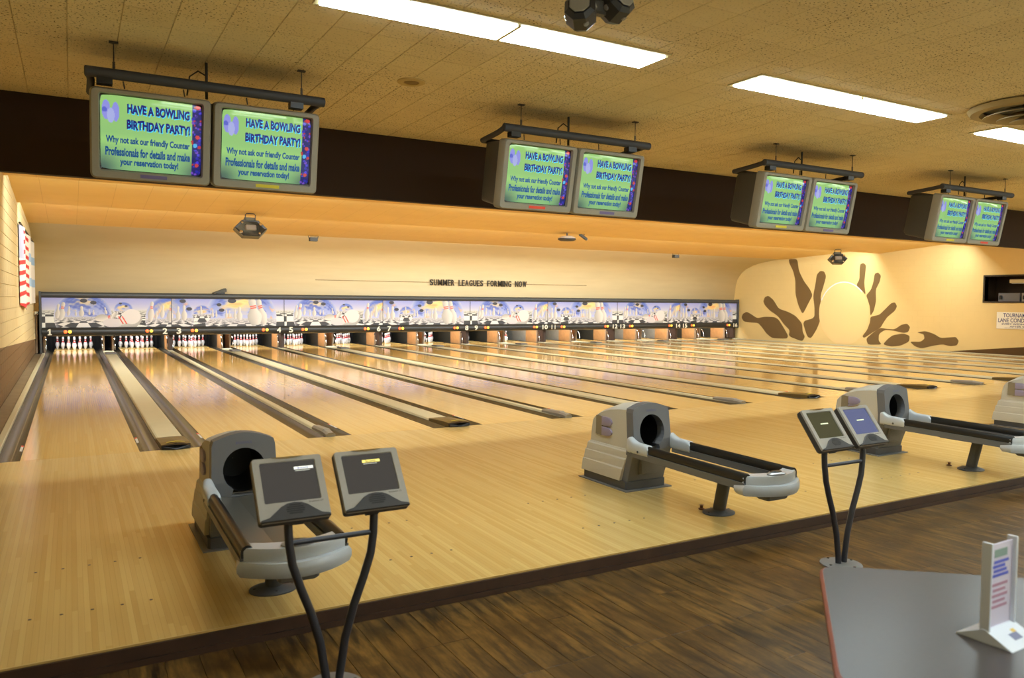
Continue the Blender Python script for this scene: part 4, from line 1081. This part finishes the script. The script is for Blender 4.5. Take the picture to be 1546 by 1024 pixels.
MB().lathe([(.34, -.002), (.001, -.001)], 32).build('duct_dark', m_black, t)
MB().lathe([(.012, -.0), (.012, -.09)], 8).build('stem', m_vent, t)
# twin headed effect light near the first troffer
p0 = px(903, 14, 2, 3.13)
t = tag(empty('twin_spotlight', (p0.x, p0.y, ZC)), 'black twin headed effect light under the nearest ceiling light', 'light fixture')
zz = 3.13-ZC
MB().box(-.05, .05, -.05, .05, -.03, 0).build('mount', m_black, t); MB().tube([(0, 0, -.02), (0, 0, zz+.04)], .018, 8).build('stem', m_mdg, t)
MB().box(-.07, .07, -.03, .03, zz-.03, zz+.04, c=.01).build('yoke', m_dkg, t)
for s in (-1, 1):
    hd = MB()
    oc = lambda r, y: [(r*math.cos(PI/8+PI*i/4), y, r*math.sin(PI/8+PI*i/4)) for i in range(8)]
    hd.rings([oc(.062, -.08), oc(.085, -.06), oc(.085, .03), oc(.06, .07)])
    ho = hd.build('lamp_head', mat('head_black', (40, 42, 50), .35), t, (s*.095, -.02*s, zz-.005+.03*s), (math.radians(-18), 0, math.radians(20*s-20)))
    MB().rings([oc(.056, -.086), oc(.05, -.088)]).build('lens', mat('lens_grey', (150, 150, 150), .15), ho)
    for q in range(4):
        a = q*PI/2+.4; MB().lathe([(.016, 0), (.014, .006), (.001, .008)], 10).xf(Matrix.Translation((.08*math.cos(a), -.015, .08*math.sin(a))) @ Matrix.Rotation(-(a-PI/2), 4, 'Y')).build('port', mat('lens_grey', 0), ho)
# hexagonal effect lights
def hex_light(x, y, ztop, r, yaw, label):
    t = tag(empty('hexagonal_effect_light', (x, y, ztop), (0, 0, yaw)), label, 'light fixture', 'hexagonal effect lights')
    mb = MB().tube([(-.1, 0, -.16), (-.11, 0, -.03), (-.08, 0, 0), (.08, 0, 0), (.11, 0, -.03), (.1, 0, -.16)], .01, 8); mb.build('bracket', m_wire, t)
    hx = lambda k, y_, s_=.62: [(k*r*math.cos(PI*i/3), y_, k*r*s_*math.sin(PI*i/3)) for i in range(6)]
    b = MB().rings([hx(.9, .14), hx(1., .1), hx(1., -.05)]).build('body', mat('hex_grey', (92, 86, 66), .5), t, (0, 0, -.16-r*.5), (math.radians(-18), 0, 0))
    MB().rings([hx(.97, -.05), hx(.93, -.06), hx(.5, -.02), hx(.1, -.025)]).build('face', mat('hex_dark', (34, 30, 22), .35), b)
    MB().box(-.12, .12, -.09, -.02, -.06, .08, c=.02).build('drum', m_alu, b)
    for q in (-1, 1):
        MB().lathe([(.04, 0), (.035, .015), (.001, .02)], 12).xf(Matrix.Rotation(PI/2, 4, 'X')).build('lens', m_chrome, b, (q*r*.6, -.06, q*.1)); MB().lathe([(.03, 0), (.025, .012), (.001, .016)], 12).xf(Matrix.Rotation(PI/2, 4, 'X')).build('lens', m_chrome, b, (q*r*.5, -.06, -q*.12))
    MB().box(-.12, .12, -.05, .08, r*.55, r*.72).build('top_box', mat('hex_grey', 0), b)
p = px(378, 328, 1, 9.2); hex_light(p.x, p.y, 3.5, .36, 0., 'hexagonal effect light hanging from the yellow ceiling above lanes three and four')
p = px(1265, 381, 1, 9.2); hex_light(p.x, p.y, 3.5, .33, math.radians(-30), 'hexagonal effect light hanging in front of the mural wall')
p = px(856, 360, 1, 9.2)
t = tag(empty('round_effect_light', (p.x, p.y, 3.5)), 'flat round white topped effect light at the yellow ceiling above the lettering', 'light fixture')
MB().tube([(0, 0, 0), (0, 0, -.1)], .02, 8).build('stem', m_wire, t); MB().lathe([(.12, -.08), (.22, -.12), (.25, -.15)], 24).build('cover', mat('cover_white', (214, 208, 196), .4), t, smooth=30); MB().lathe([(.25, -.15), (.25, -.185), (.2, -.215), (.001, -.22)], 24).build('rim', m_wire, t, smooth=30)
p = px(883, 362, 1, 9.3)
t = tag(empty('small_spotlight', (p.x, p.y, 3.5), (0, math.radians(35), math.radians(-20))), 'small dark spotlight beside the flat round effect light', 'light fixture')
MB().box(-.13, .13, -.05, .05, -.12, -.05, c=.012).build('body', m_kdark, t); MB().tube([(0, 0, -.06), (-.02, 0, .0)], .01, 6).build('arm', m_wire, t); MB().lathe([(.035, 0), (.03, .02)], 10).xf(Matrix.Translation((.13, 0, -.085)) @ Matrix.Rotation(PI/2, 4, 'Y')).build('lens', m_chrome, t)
for k, (u_, v_) in enumerate(((473, 360), (1020, 386))):
    p = px(u_, v_, 1, 13.9)
    t = tag(empty('small_black_light', (p.x, 13.9, 3.465)), 'small black box light under the yellow ceiling edge above lanes %s' % ('three and four', 'eleven and twelve')[k], 'light fixture', 'small black lights')
    MB().rings([[(-.11, y, -.16) for y in (-.08, .08)]+[(-.11, y, -.05) for y in (.08, -.08)], [(.11, y, -.16) for y in (-.08, .08)]+[(.11, y, -.05) for y in (.08, -.08)]]).build('body', m_kdark, t)
    MB().tube([(-.12, 0, -.1), (-.15, 0, .0)], .01, 6).build('bracket', m_wire, t); MB().tube([(.12, 0, -.1), (.15, 0, .0)], .01, 6).build('bracket', m_wire, t)
p = px(331, 440, 1, YM)
t = tag(empty('mask_top_projector', (p.x, YM-.02, 1.75), (0, 0, .3)), 'small dark wedge shaped projector lying on top of the masking units', 'light fixture')
MB().rings([[(-.2, y, 0) for y in (-.07, .07)]+[(-.2, y, .03) for y in (.07, -.07)], [(.2, y, .06) for y in (-.07, .07)]+[(.18, y, .17) for y in (.07, -.07)]]).build('body', m_kdark, t); MB().lathe([(.045, 0), (.04, .03)], 12).xf(Matrix.Translation((.2, 0, .115)) @ Matrix.Rotation(PI/2, 4, 'Y')).build('lens', m_alu, t)
MB().box(-.1, .16, -.04, .04, 0, .05).build('foot', m_black, t)
